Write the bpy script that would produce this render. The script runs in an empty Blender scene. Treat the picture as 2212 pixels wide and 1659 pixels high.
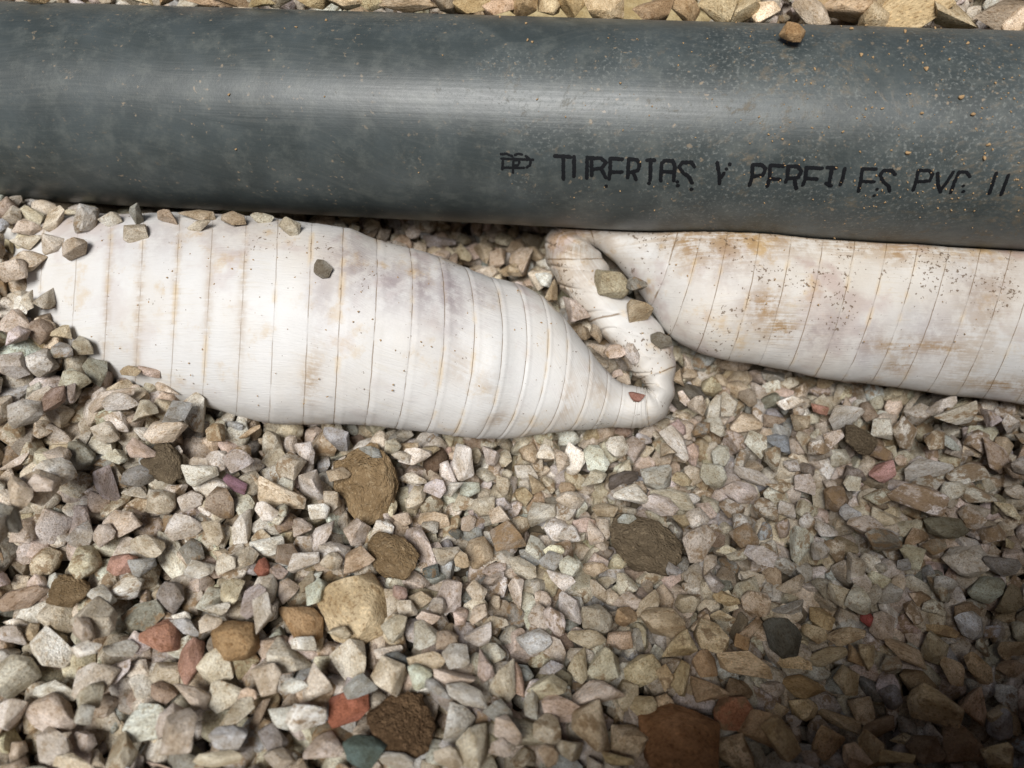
import bpy, bmesh, math, random
import numpy as np
from mathutils import Vector, Matrix, noise as mnoise

rng = np.random.default_rng(7)
random.seed(7)
scene = bpy.context.scene
COL = scene.collection

# ------------------------------------------------------------------ camera
CAM = np.array((0.0, -0.20, 0.40))
PITCH = math.radians(27.0)            # tilt away from straight down
LENS = 28.0
W0, H0 = 2212.0, 1659.0               # working pixel frame of the measurements
FPX = LENS / 36.0 * W0
cam_d = bpy.data.cameras.new('camera')
cam = bpy.data.objects.new('camera', cam_d)
COL.objects.link(cam)
cam.location = CAM
cam.rotation_euler = (PITCH, 0, 0)
cam_d.lens = LENS
cam_d.sensor_width = 36.0
cam_d.clip_start = 0.01
cam_d.clip_end = 200.0
cam_d.dof.use_dof = True
cam_d.dof.focus_distance = 0.405
cam_d.dof.aperture_fstop = 5.0
scene.camera = cam

# ------------------------------------------------------------------ sky, sun, exposure
SUN_DIR = Vector((-0.17, -0.36, 1.0)).normalized()      # towards the light
world = bpy.data.worlds.new('World')
scene.world = world
world.use_nodes = True
wn = world.node_tree
sky = wn.nodes.new('ShaderNodeTexSky')
sky.sky_type = 'NISHITA'
sky.sun_disc = False
sky.sun_elevation = math.asin(SUN_DIR.z)
sky.sun_rotation = math.atan2(SUN_DIR.x, SUN_DIR.y)
sky.air_density = 0.5
sky.ozone_density = 1.0
sky.dust_density = 4.0
bg = wn.nodes['Background']
wn.links.new(sky.outputs['Color'], bg.inputs['Color'])
bg.inputs['Strength'].default_value = 0.05
sun_d = bpy.data.lights.new('sun', 'SUN')
sun_d.energy = 5.0
sun_d.angle = math.radians(25)
sun_d.color = (1.0, 0.985, 0.96)
sun = bpy.data.objects.new('sun', sun_d)
COL.objects.link(sun)
sun.rotation_euler = SUN_DIR.to_track_quat('Z', 'Y').to_euler()
scene.view_settings.view_transform = 'Standard'
scene.view_settings.look = 'None'
scene.view_settings.gamma = 1.0
scene.view_settings.exposure = -0.28

# ------------------------------------------------------------------ helpers
RIGHT = np.array((1.0, 0, 0))
UP = np.array((0, math.cos(PITCH), math.sin(PITCH)))
FWD = np.array((0, math.sin(PITCH), -math.cos(PITCH)))

def ray(x, y):
    return RIGHT * ((x - W0 / 2) / FPX) + UP * ((H0 / 2 - y) / FPX) + FWD

def at(x, y, z):
    """point of the place at height z that the measured pixel shows"""
    d = ray(x, y)
    return CAM + d * ((z - CAM[2]) / d[2])

def depth_of(p):
    return float(np.dot(np.asarray(p) - CAM, FWD))

def proj(p):
    v = np.asarray(p) - CAM
    dz = v @ FWD
    return W0 / 2 + FPX * (v @ RIGHT) / dz, H0 / 2 - FPX * (v @ UP) / dz

def link(name, me, mat=None, parent=None):
    o = bpy.data.objects.new(name, me)
    COL.objects.link(o)
    if mat is not None and len(me.materials) == 0:
        me.materials.append(mat)
    if parent is not None:
        o.parent = parent
    return o

def tag(o, label=None, cat=None, group=None, kind=None):
    if label: o['label'] = label
    if cat: o['category'] = cat
    if group: o['group'] = group
    if kind: o['kind'] = kind
    return o

def mesh_np(name, V, F, smooth=True):
    """mesh from a vertex array and an (n,k) face array"""
    me = bpy.data.meshes.new(name)
    V = np.asarray(V, np.float32); F = np.asarray(F, np.int32)
    n, k = F.shape
    me.vertices.add(len(V)); me.vertices.foreach_set('co', V.ravel())
    me.loops.add(n * k); me.loops.foreach_set('vertex_index', F.ravel())
    me.polygons.add(n)
    me.polygons.foreach_set('loop_start', np.arange(0, n * k, k, dtype=np.int32))
    me.polygons.foreach_set('loop_total', np.full(n, k, np.int32))
    me.polygons.foreach_set('use_smooth', np.full(n, smooth, bool))
    me.update(calc_edges=True)
    me.validate()
    return me

class NT:
    """small node-tree writer"""
    def __init__(self, name):
        self.m = bpy.data.materials.new(name)
        self.m.use_nodes = True
        self.t = self.m.node_tree
        self.t.nodes.clear()
        self.out = self.t.nodes.new('ShaderNodeOutputMaterial')
        self.b = self.t.nodes.new('ShaderNodeBsdfPrincipled')
        self.t.links.new(self.b.outputs[0], self.out.inputs[0])
    def set(self, sock, v):
        if isinstance(v, bpy.types.NodeSocket): self.t.links.new(v, sock)
        elif v is not None: sock.default_value = v
    def coord(self, which='Object'):
        return self.t.nodes.new('ShaderNodeTexCoord').outputs[which]
    def vmath(self, op, a, b):
        n = self.t.nodes.new('ShaderNodeVectorMath'); n.operation = op
        self.set(n.inputs[0], a); self.set(n.inputs[1], b); return n.outputs[0]
    def math(self, op, a, b=None, c=None, clamp=False):
        n = self.t.nodes.new('ShaderNodeMath'); n.operation = op; n.use_clamp = clamp
        self.set(n.inputs[0], a)
        if b is not None: self.set(n.inputs[1], b)
        if c is not None: self.set(n.inputs[2], c)
        return n.outputs[0]
    def noise(self, vec, scale, detail=3, rough=0.55, dist=0.0):
        n = self.t.nodes.new('ShaderNodeTexNoise')
        self.set(n.inputs['Vector'], vec); self.set(n.inputs['Scale'], scale)
        n.inputs['Detail'].default_value = detail; n.inputs['Roughness'].default_value = rough
        n.inputs['Distortion'].default_value = dist
        return n.outputs['Fac']
    def voronoi(self, vec, scale, rnd=1.0):
        n = self.t.nodes.new('ShaderNodeTexVoronoi')
        self.set(n.inputs['Vector'], vec); self.set(n.inputs['Scale'], scale)
        n.inputs['Randomness'].default_value = rnd
        return n.outputs['Distance'], n.outputs['Color']
    def ramp(self, v, lo, hi, to0=0.0, to1=1.0, smooth=True):
        n = self.t.nodes.new('ShaderNodeMapRange')
        n.interpolation_type = 'SMOOTHSTEP' if smooth else 'LINEAR'
        self.set(n.inputs[0], v)
        n.inputs[1].default_value = lo; n.inputs[2].default_value = hi
        n.inputs[3].default_value = to0; n.inputs[4].default_value = to1
        return n.outputs[0]
    def mix(self, f, a, b, mode='MIX'):
        n = self.t.nodes.new('ShaderNodeMix'); n.data_type = 'RGBA'; n.blend_type = mode
        self.set(n.inputs[0], f)
        for s, v in ((n.inputs[6], a), (n.inputs[7], b)):
            if isinstance(v, tuple) and len(v) == 3: v = (*v, 1.0)
            self.set(s, v)
        return n.outputs[2]
    def comb(self, x, y, z):
        n = self.t.nodes.new('ShaderNodeCombineXYZ')
        self.set(n.inputs[0], x); self.set(n.inputs[1], y); self.set(n.inputs[2], z); return n.outputs[0]
    def sep(self, v):
        n = self.t.nodes.new('ShaderNodeSeparateXYZ'); self.set(n.inputs[0], v); return n.outputs
    def attr(self, name):
        n = self.t.nodes.new('ShaderNodeAttribute'); n.attribute_name = name; return n
    def bump(self, h, strength, dist):
        n = self.t.nodes.new('ShaderNodeBump')
        n.inputs['Strength'].default_value = strength; n.inputs['Distance'].default_value = dist
        self.set(n.inputs['Height'], h)
        self.t.links.new(n.outputs[0], self.b.inputs['Normal'])
    def done(self, color, rough=0.8, spec=0.3):
        c = color if not (isinstance(color, tuple) and len(color) == 3) else (*color, 1.0)
        self.set(self.b.inputs['Base Color'], c)
        self.set(self.b.inputs['Roughness'], rough)
        self.b.inputs['Specular IOR Level'].default_value = spec
        return self.m

# ------------------------------------------------------------------ materials
def stone_material(name, merged):
    n = NT(name)
    if merged:
        a = n.attr('col'); col, soil = a.outputs['Color'], a.outputs['Alpha']
        vec = n.vmath('MULTIPLY', n.coord('Object'), (70.0, 70.0, 70.0))
    else:
        oi = n.t.nodes.new('ShaderNodeObjectInfo')
        col, soil = oi.outputs['Color'], oi.outputs['Alpha']
        off = n.comb(n.math('MULTIPLY', oi.outputs['Random'], 37.0), n.math('MULTIPLY', oi.outputs['Random'], 91.0), 0.0)
        vec = n.vmath('ADD', n.coord('Object'), off)
    big = n.noise(vec, 1.5, 3)
    fine = n.noise(vec, 7.0, 5, 0.7)
    grain = n.noise(vec, 20.0, 3, 0.65)
    c = n.mix(n.ramp(big, 0.35, 0.68), n.mix(1.0, col, (0.74, 0.68, 0.60), 'MULTIPLY'), n.mix(1.0, col, (1.15, 1.15, 1.16), 'MULTIPLY'))
    c = n.mix(n.ramp(fine, 0.50, 0.66, 0.0, 0.75), c, n.mix(1.0, c, (0.60, 0.50, 0.38), 'MULTIPLY'))
    c = n.mix(n.ramp(grain, 0.54, 0.66, 0.0, 0.7), c, n.mix(1.0, c, (1.5, 1.46, 1.4), 'MULTIPLY'))
    c = n.mix(n.ramp(grain, 0.34, 0.46, 0.75, 0.0), c, n.mix(1.0, c, (0.45, 0.38, 0.31), 'MULTIPLY'))
    sm = n.noise(vec, 2.6, 5, 0.7)
    thr = n.math('SUBTRACT', n.math('ADD', sm, n.math('MULTIPLY', soil, 0.55)), 0.78)
    c = n.mix(n.ramp(thr, 0.0, 0.10, 0.0, 0.85), c, n.mix(grain, (0.16, 0.095, 0.045), (0.36, 0.25, 0.14)))
    h = n.math('ADD', n.math('MULTIPLY', fine, 0.7), n.math('MULTIPLY', grain, 0.5))
    n.bump(h, 0.9, 0.0016)
    return n.done(c, 0.82, 0.25)

M_STONE = stone_material('limestone_chip', False)
M_GRAVEL = stone_material('limestone_gravel', True)

def clod_material(name, dark, mid, light):
    n = NT(name)
    vec = n.coord('Object')
    a = n.noise(vec, 2.2, 5, 0.7); g = n.noise(vec, 11, 5, 0.75); v, vc = n.voronoi(vec, 13)
    c = n.mix(n.ramp(a, 0.35, 0.65), dark, mid)
    c = n.mix(n.ramp(g, 0.5, 0.72), c, light)
    c = n.mix(n.ramp(v, 0.10, 0.22, 0.55, 0.0), c, n.mix(1.0, light, (1.15, 1.1, 1.0), 'MULTIPLY'))
    c = n.mix(n.ramp(g, 0.28, 0.40, 0.6, 0.0), c, n.mix(1.0, dark, (0.55, 0.5, 0.45), 'MULTIPLY'))
    v2, _ = n.voronoi(vec, 34)
    n.bump(n.math('ADD', n.math('MULTIPLY', n.noise(vec, 26, 4, 0.7), 0.8), n.math('ADD', n.math('MULTIPLY', v, -0.7), n.math('MULTIPLY', v2, -0.5))), 1.0, 0.0022)
    return n.done(c, 0.95, 0.12)

M_CLOD_TAN = clod_material('sandy_clod', (0.23, 0.155, 0.08), (0.32, 0.225, 0.125), (0.46, 0.35, 0.22))
M_CLOD_BROWN = clod_material('brown_clod', (0.08, 0.048, 0.025), (0.14, 0.088, 0.048), (0.26, 0.165, 0.095))
M_CLOD_MUD = clod_material('muddy_clod', (0.15, 0.115, 0.075), (0.22, 0.17, 0.11), (0.34, 0.27, 0.18))

def pipe_material():
    n = NT('grey_pvc')
    o = n.sep(n.coord('Object'))
    ang = n.math('ARCTAN2', o[1], o[2])
    # unrolled surface in metres: s along the axis, t round the pipe
    t = n.math('MULTIPLY', ang, 0.055)
    sv = o[0]
    vec = n.comb(sv, t, 0.0)
    warp = n.noise(vec, 3.6, 2)
    t2 = n.math('ADD', t, n.math('MULTIPLY', n.math('SUBTRACT', warp, 0.5), 0.17))
    streak = n.noise(n.comb(n.math('MULTIPLY', sv, 5.0), n.math('MULTIPLY', t2, 560.0), 0.0), 1.0, 4, 0.62)
    streak2 = n.noise(n.comb(n.math('MULTIPLY', sv, 9.0), n.math('MULTIPLY', t, 700.0), 3.0), 1.0, 3, 0.6)
    cloud = n.noise(vec, 22.0, 5, 0.6)
    speck = n.noise(n.comb(sv, t, 0.0), 520.0, 4, 0.7)
    base = (0.040, 0.050, 0.050)
    c = n.mix(n.ramp(cloud, 0.3, 0.75), base, (0.070, 0.085, 0.087))
    mott = n.noise(vec, 75.0, 6, 0.72)
    c = n.mix(n.ramp(mott, 0.45, 0.70, 0.0, 0.55), c, (0.12, 0.132, 0.122))
    c = n.mix(n.ramp(streak, 0.50, 0.72, 0.0, 0.22), c, (0.115, 0.122, 0.112))
    c = n.mix(n.ramp(streak, 0.25, 0.40, 0.35, 0.0), c, (0.020, 0.026, 0.027))
    c = n.mix(n.ramp(streak2, 0.60, 0.78, 0.0, 0.22), c, (0.11, 0.115, 0.11))
    # whitish dusty flecks in patches
    patch = n.math('ADD', n.noise(vec, 13.0, 4, 0.65), n.math('MULTIPLY', n.math('SUBTRACT', n.ramp(sv, -0.20, 0.22), 0.75), 0.22))
    fl = n.math('MULTIPLY', n.ramp(speck, 0.52, 0.66), n.ramp(patch, 0.40, 0.60))
    c = n.mix(n.math('MULTIPLY', fl, 0.55), c, (0.22, 0.235, 0.22))
    # brown soil smears, thicker towards the right end and the top
    rgt = n.ramp(sv, -0.05, 0.28)
    top = n.ramp(ang, -0.5, 0.9)
    soil_n = n.noise(n.comb(n.math('MULTIPLY', sv, 150.0), n.math('MULTIPLY', t2, 260.0), 1.7), 1.0, 6, 0.75)
    soil_big = n.noise(vec, 11.0, 3)
    amt = n.math('ADD', n.math('MULTIPLY', rgt, 0.09), n.math('MULTIPLY', n.math('SUBTRACT', soil_big, 0.5), 0.35))
    sm = n.ramp(n.math('ADD', soil_n, amt), 0.60, 0.80, 0.0, 0.5)
    c = n.mix(sm, c, (0.18, 0.135, 0.08))
    dots_d = n.noise(n.vmath('ADD', vec, (5.0, 2.0, 0.0)), 330.0, 2, 0.5)
    dk = n.math('MULTIPLY', n.ramp(dots_d, 0.62, 0.72), n.ramp(n.noise(vec, 30.0, 3), 0.44, 0.62))
    c = n.mix(n.math('MULTIPLY', dk, 0.75), c, (0.28, 0.22, 0.15))
    rough = n.math('ADD', n.math('ADD', n.ramp(streak, 0.3, 0.7, 0.36, 0.40), n.ramp(streak2, 0.3, 0.7, 0.0, 0.06)), n.math('ADD', n.math('MULTIPLY', sm, 0.4), n.math('MULTIPLY', fl, 0.2)))
    n.bump(n.math('ADD', n.math('MULTIPLY', streak2, 0.4), n.math('ADD', n.math('MULTIPLY', speck, 0.4), n.math('MULTIPLY', sm, 1.0))), 0.18, 0.0008)
    return n.done(c, rough, 0.5)

def hose_material():
    n = NT('white_wrapped_hose')
    uv = n.sep(n.attr('uvh').outputs['Vector'])       # x = seam number, y = turn round the hose, z = soil plus painted shade near the pipe
    u = uv[0]; th = uv[1]; dirt_shade = uv[2]
    ob = n.coord('Object')
    wob = n.noise(ob, 90.0, 2)
    uu = n.math('ADD', u, n.math('MULTIPLY', n.math('SUBTRACT', wob, 0.5), 0.05))
    fr = n.math('ABSOLUTE', n.math('SUBTRACT', n.math('FRACT', n.math('ADD', uu, 0.5)), 0.5))
    cloud = n.noise(ob, 26.0, 4, 0.6)
    c = n.mix(n.ramp(cloud, 0.3, 0.7), (0.655, 0.655, 0.645), (0.60, 0.59, 0.57))
    # fine wiping scratches that run along the hose
    wv = n.comb(n.math('MULTIPLY', u, 0.8), n.math('MULTIPLY', th, 150.0), 0.0)
    wipe = n.noise(wv, 1.0, 3, 0.6)
    wm = n.ramp(n.noise(ob, 32.0, 3), 0.46, 0.60)
    c = n.mix(n.math('MULTIPLY', n.ramp(wipe, 0.52, 0.68), n.math('MULTIPLY', wm, 0.30)), c, (0.56, 0.51, 0.41))
    # faint tan stains, purple-grey bruises
    st = n.noise(ob, 42.0, 5, 0.68)
    c = n.mix(n.math('MULTIPLY', n.ramp(st, 0.56, 0.70), n.math('ADD', 0.40, n.math('MULTIPLY', dirt_shade, 0.5))), c, (0.52, 0.38, 0.20))
    br = n.noise(n.vmath('ADD', ob, (3.1, 1.7, 0.0)), 30.0, 4, 0.6)
    brm = n.math('MULTIPLY', n.ramp(br, 0.53, 0.66), n.math('ADD', 0.20, n.math('MULTIPLY', dirt_shade, 0.6)))
    c = n.mix(brm, c, (0.44, 0.36, 0.35))
    hs = n.sep(n.attr('stain_shade').outputs['Vector'])
    mot = n.noise(ob, 120.0, 4, 0.7)
    c = n.mix(n.math('MULTIPLY', hs[0], n.ramp(mot, 0.34, 0.60, 0.30, 0.85)), c, (0.27, 0.225, 0.235))
    c = n.mix(n.math('MULTIPLY', hs[1], n.ramp(n.math('ADD', n.math('MULTIPLY', mot, 0.6), n.math('MULTIPLY', wipe, 0.4)), 0.40, 0.57, 0.10, 0.95)), c, (0.31, 0.195, 0.085))
    # soil hanging on the seam lines
    sn = n.noise(ob, 55.0, 3, 0.6)
    c = n.mix(n.math('MULTIPLY', n.ramp(fr, 0.02, 0.13, 1.0, 0.0), n.ramp(sn, 0.50, 0.68, 0.0, 0.45)), c, (0.62, 0.47, 0.26))
    ln = n.noise(ob, 70.0, 3, 0.6)
    lw = n.math('MULTIPLY', n.ramp(fr, 0.007, 0.018, 1.0, 0.0), n.ramp(u, 5.0, 9.0, 0.6, 1.0))
    c = n.mix(n.math('MULTIPLY', lw, n.ramp(ln, 0.38, 0.54, 0.05, 0.8)), c, (0.21, 0.14, 0.075))
    # specks of soil
    pm = n.ramp(n.math('ADD', n.noise(ob, 30.0, 4, 0.65), n.math('MULTIPLY', dirt_shade, 0.16)), 0.54, 0.74)
    s1 = n.noise(ob, 520.0, 2, 0.6)
    thr = n.math('SUBTRACT', 0.725, n.math('MULTIPLY', pm, 0.13))
    c = n.mix(n.ramp(n.math('SUBTRACT', s1, thr), 0.0, 0.035, 0.0, 0.85), c, (0.13, 0.09, 0.055))
    s2 = n.noise(ob, 190.0, 3, 0.65)
    thr2 = n.math('SUBTRACT', 0.80, n.math('MULTIPLY', pm, 0.13))
    c = n.mix(n.ramp(n.math('SUBTRACT', s2, thr2), 0.0, 0.03, 0.0, 0.8), c, (0.14, 0.09, 0.05))
    # brownish film of soil, with the shade close to the pipe painted in
    film = n.ramp(n.math('ADD', n.noise(ob, 20.0, 3), n.math('MULTIPLY', dirt_shade, 0.3)), 0.45, 0.95, 0.0, 0.38)
    c = n.mix(film, c, n.mix(1.0, c, (0.86, 0.72, 0.53), 'MULTIPLY'))
    weave = n.noise(n.comb(n.math('MULTIPLY', u, 3.0), n.math('MULTIPLY', th, 330.0), 0.0), 1.0, 2, 0.5)
    h = n.math('ADD', n.math('MULTIPLY', lw, -0.5), n.math('ADD', n.math('MULTIPLY', wipe, 0.3), n.math('MULTIPLY', weave, 0.35)))
    n.bump(n.math('ADD', h, n.math('MULTIPLY', mot, 0.5)), 0.55, 0.0010)
    return n.done(c, n.ramp(cloud, 0.3, 0.7, 0.50, 0.66), 0.35)

M_PIPE = pipe_material()
M_HOSE = hose_material()
_n = NT('black_ink'); M_INK = _n.done((0.006, 0.007, 0.009), 0.55, 0.3)
_n = NT('clay_ground'); _v = _n.coord('Object')
_a = _n.noise(_v, 60, 5, 0.65); _g = _n.noise(_v, 700, 3, 0.6)
_c = _n.mix(_n.ramp(_a, 0.35, 0.65), (0.36, 0.27, 0.13), (0.52, 0.43, 0.25))
_c = _n.mix(_n.ramp(_g, 0.5, 0.7, 0, 0.5), _c, (0.26, 0.18, 0.09)); _n.bump(_n.math('ADD', _a, _g), 0.6, 0.003)
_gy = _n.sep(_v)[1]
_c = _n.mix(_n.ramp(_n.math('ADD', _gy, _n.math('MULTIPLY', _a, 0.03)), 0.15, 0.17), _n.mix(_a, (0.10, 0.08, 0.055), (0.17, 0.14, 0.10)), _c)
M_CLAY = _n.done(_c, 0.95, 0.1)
_n = NT('shade_bank_earth'); _v = _n.coord('Object')  # earth colour of the unseen mass added to shade the lower right
_a = _n.noise(_v, 14, 6, 0.7); _g = _n.noise(_v, 160, 4, 0.65)
_c = _n.mix(_n.ramp(_a, 0.35, 0.65), (0.19, 0.10, 0.04), (0.34, 0.20, 0.09))
_c = _n.mix(_n.ramp(_g, 0.5, 0.7, 0, 0.6), _c, (0.24, 0.16, 0.09)); _n.bump(_n.math('ADD', _a, _n.math('MULTIPLY', _g, 0.3)), 0.9, 0.02)
M_SHADE_BANK = _n.done(_c, 0.97, 0.1)
_n = NT('soil_crumb'); _v = _n.coord('Object'); _g = _n.noise(_v, 900, 3, 0.6)
M_CRUMB = _n.done(_n.mix(_g, (0.26, 0.15, 0.07), (0.50, 0.36, 0.20)), 0.95, 0.1)

# ------------------------------------------------------------------ the pipe: fitted from its two outlines
R_PIPE = 0.055
def plane_n(p, q):
    v = np.cross(ray(*p), ray(*q)); return v / np.linalg.norm(v)
n1 = plane_n((0, 2), (2212, 66)); n2 = plane_n((0, 430), (2212, 541))
AX = np.cross(n1, n2); AX /= np.linalg.norm(AX)
if AX[0] < 0: AX = -AX
def side_dir(nn):
    v = np.cross(AX, nn); v /= np.linalg.norm(v)
    return v if v @ FWD > 0 else -v
t1, t2 = side_dir(n1), side_dir(n2)
half = 0.5 * math.acos(float(np.clip(t1 @ t2, -1, 1)))
bis = (t1 + t2) / np.linalg.norm(t1 + t2)
P_AX = CAM + bis * (R_PIPE / math.sin(half))
P_AX = P_AX - AX * (P_AX[0] / AX[0])            # axis point at x = 0
print('pipe axis', P_AX, 'dir', AX, 'bottom z', P_AX[2] - R_PIPE)

def axis_dist(P):
    v = np.asarray(P) - P_AX
    s = v @ AX
    rad = v - np.outer(s, AX) if v.ndim == 2 else v - s * AX
    d = np.linalg.norm(rad, axis=-1)
    return d, rad

def on_pipe(x, y, lift=0.0):
    """point of the pipe's skin behind the measured pixel"""
    d = ray(x, y); d = d / np.linalg.norm(d)
    m = CAM - P_AX
    dp = d - (d @ AX) * AX; mp = m - (m @ AX) * AX
    a, b, c = dp @ dp, 2 * dp @ mp, mp @ mp - (R_PIPE + lift) ** 2
    disc = b * b - 4 * a * c
    if disc < 0: return None
    return CAM + d * ((-b - math.sqrt(disc)) / (2 * a))

# ------------------------------------------------------------------ build the pipe
Zp = np.array((0, 0, 1.0)); Zp = Zp - (Zp @ AX) * AX; Zp /= np.linalg.norm(Zp)
Yp = np.cross(Zp, AX)
PM = Matrix(((AX[0], Yp[0], Zp[0], P_AX[0]), (AX[1], Yp[1], Zp[1], P_AX[1]), (AX[2], Yp[2], Zp[2], P_AX[2]), (0, 0, 0, 1)))
NSEG = 160
ss = np.linspace(-0.85, 0.85, 18)
Vp = []
for rr in (R_PIPE, R_PIPE - 0.0032):
    for s in ss:
        for k in range(NSEG):
            a = 2 * math.pi * k / NSEG
            Vp.append((s, rr * math.sin(a), rr * math.cos(a)))
Fp = []
def vid(w, i, k): return w * len(ss) * NSEG + i * NSEG + k % NSEG
for i in range(len(ss) - 1):
    for k in range(NSEG):
        Fp.append((vid(0, i, k), vid(0, i, k + 1), vid(0, i + 1, k + 1), vid(0, i + 1, k)))
        Fp.append((vid(1, i, k), vid(1, i + 1, k), vid(1, i + 1, k + 1), vid(1, i, k + 1)))
for i, fl in ((0, 1), (len(ss) - 1, 0)):
    for k in range(NSEG):
        q = (vid(0, i, k), vid(0, i, k + 1), vid(1, i, k + 1), vid(1, i, k))
        Fp.append(q[::-1] if fl else q)
pipe = link('drain_pipe', mesh_np('drain_pipe', Vp, [f[::-1] for f in Fp]), M_PIPE)
pipe.matrix_world = PM
tag(pipe, 'dark grey plastic drain pipe with black lettering, lying across the top', 'pipe')

# printed marks: every stroke traced on the pipe's skin as overlapping ink dots
INV = np.array(PM.inverted())
def ink(name, strokes, org, sc, wid=25.0):
    V, F = [], []
    for st in strokes:
        pts = [np.array(p, float) for p in st]
        if len(pts) == 1: pts = pts * 2
        samp = []
        for a, b in zip(pts[:-1], pts[1:]):
            m = max(1, int(np.linalg.norm(b - a) / 6.5))
            samp += [a + (b - a) * i / m for i in range(m)]
        samp.append(pts[-1])
        for p in samp:
            p = p + rng.normal(0, 1.1, 2)
            px = (org[0] + p[0] / sc) * W0 / 4032, (org[1] + p[1] / sc) * W0 / 4032
            r = wid * rng.uniform(0.72, 0.98) / sc * W0 / 4032
            c = on_pipe(px[0], px[1], rng.uniform(0.00012, 0.00024))
            if c is None: continue
            rad = axis_dist(c)[1]; nr = rad / np.linalg.norm(rad)
            e = np.cross(AX, nr); rm = r * depth_of(c) / FPX
            b0 = len(V)
            for k in range(9):
                a = 2 * math.pi * k / 9
                q = c + AX * (rm * math.cos(a) * rng.uniform(0.8, 1.1)) + e * (rm * math.sin(a) * rng.uniform(0.85, 1.1))
                _, rq = axis_dist(q)
                q = q - rq + rq / np.linalg.norm(rq) * np.linalg.norm(rad)
                V.append(q)
            V.append(c)
            F += [(b0 + k, b0 + (k + 1) % 9, b0 + 9) for k in range(9)]
    V = np.c_[np.array(V), np.ones(len(V))] @ INV.T
    o = link(name, mesh_np(name, V[:, :3], F, False), M_INK, pipe)
    return o
O1, S1, O2, S2, O3, S3 = (1900, 560), 2.765, (2600, 580), 2.765, (3300, 600), 3.022
ink('printed_emblem', [[(200, 130), (260, 125), (320, 150)], [(355, 140), (390, 125), (430, 135)], [(205, 180), (440, 186), (550, 190)],
    [(470, 150), (505, 175), (525, 210), (515, 250), (480, 275)], [(220, 205), (215, 295)], [(215, 276), (450, 280)], [(338, 175), (330, 335)],
    [(355, 195), (388, 195), (400, 222), (385, 250), (355, 252)], [(475, 160), (510, 180), (480, 195)]], O1, S1, 17.0)
LET = [
 (O1, S1, [[(790, 150), (960, 160)], [(880, 165), (880, 405)]]),
 (O1, S1, [[(995, 155), (998, 300), (992, 375)], [(1140, 165), (1135, 395)]]),
 (O1, S1, [[(1185, 172), (1190, 365)], [(1150, 170), (1290, 175), (1345, 220), (1300, 280), (1200, 295)], [(1290, 285), (1345, 390)], [(1345, 480)]]),
 (O1, S1, [[(1390, 180), (1390, 310), (1378, 400)], [(1390, 175), (1520, 185)], [(1390, 325), (1520, 325)]]),
 (O1, S1, [[(1590, 190), (1580, 390)], [(1590, 185), (1680, 190), (1710, 240), (1690, 310), (1600, 330)], [(1640, 330), (1670, 405)]]),
 (O1, S1, [[(1790, 195), (1870, 195)], [(1830, 195), (1825, 415)], [(1815, 447)]]),
 (O1, S1, [[(1940, 420), (1950, 230), (1990, 200), (2070, 205), (2095, 260), (2080, 420)], [(1945, 320), (2090, 325)]]),
 (O2, S2, [[(375, 215), (340, 165), (240, 165), (205, 215), (250, 280), (310, 320), (345, 390)], [(185, 375)], [(190, 415)], [(340, 455)]]),
 (O2, S2, [[(620, 170), (640, 290), (645, 395)], [(755, 185)], [(722, 238)], [(692, 285), (662, 330)]]),
 (O2, S2, [[(1005, 195), (1000, 330), (970, 410)], [(1005, 190), (1100, 190), (1145, 230), (1120, 300), (1000, 320)]]),
 (O2, S2, [[(1195, 200), (1190, 340), (1165, 425)], [(1195, 195), (1345, 205)], [(1190, 340), (1310, 350)]]),
 (O2, S2, [[(1390, 210), (1385, 330), (1365, 380)], [(1390, 205), (1500, 210), (1535, 260), (1500, 330), (1395, 340)], [(1460, 340), (1480, 450)]]),
 (O2, S2, [[(1590, 220), (1580, 340), (1550, 415)], [(1590, 220), (1760, 230)], [(1585, 340), (1700, 345)]]),
 (O2, S2, [[(1820, 220), (1920, 225)], [(1870, 225), (1850, 330), (1835, 420)], [(1805, 390), (1860, 420)]]),
 (O2, S2, [[(2010, 230), (1985, 340), (1960, 410)]]),
 (O3, S3, [[(290, 195), (270, 330), (245, 460)], [(300, 195), (455, 200)], [(275, 345), (430, 350)]]),
 (O3, S3, [[(680, 265), (640, 215), (540, 215), (500, 270), (540, 350), (600, 400), (615, 460)], [(465, 440)], [(430, 515)]]),
 (O3, S3, [[(955, 215), (930, 340), (895, 450)], [(965, 215), (1080, 215), (1125, 260), (1090, 340), (940, 350)]]),
 (O3, S3, [[(1185, 245), (1190, 380), (1220, 470)], [(1370, 235), (1290, 360), (1220, 450)]]),
 (O3, S3, [[(1570, 290), (1530, 235), (1440, 235), (1390, 340), (1340, 480)], [(1490, 400)], [(1490, 465)]]),
 (O3, S3, [[(1880, 250), (1800, 490)], [(2030, 265), (1940, 505)]]),
]
for org, sc, st in LET:
    ink('printed_letter', st, org, sc)

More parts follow.
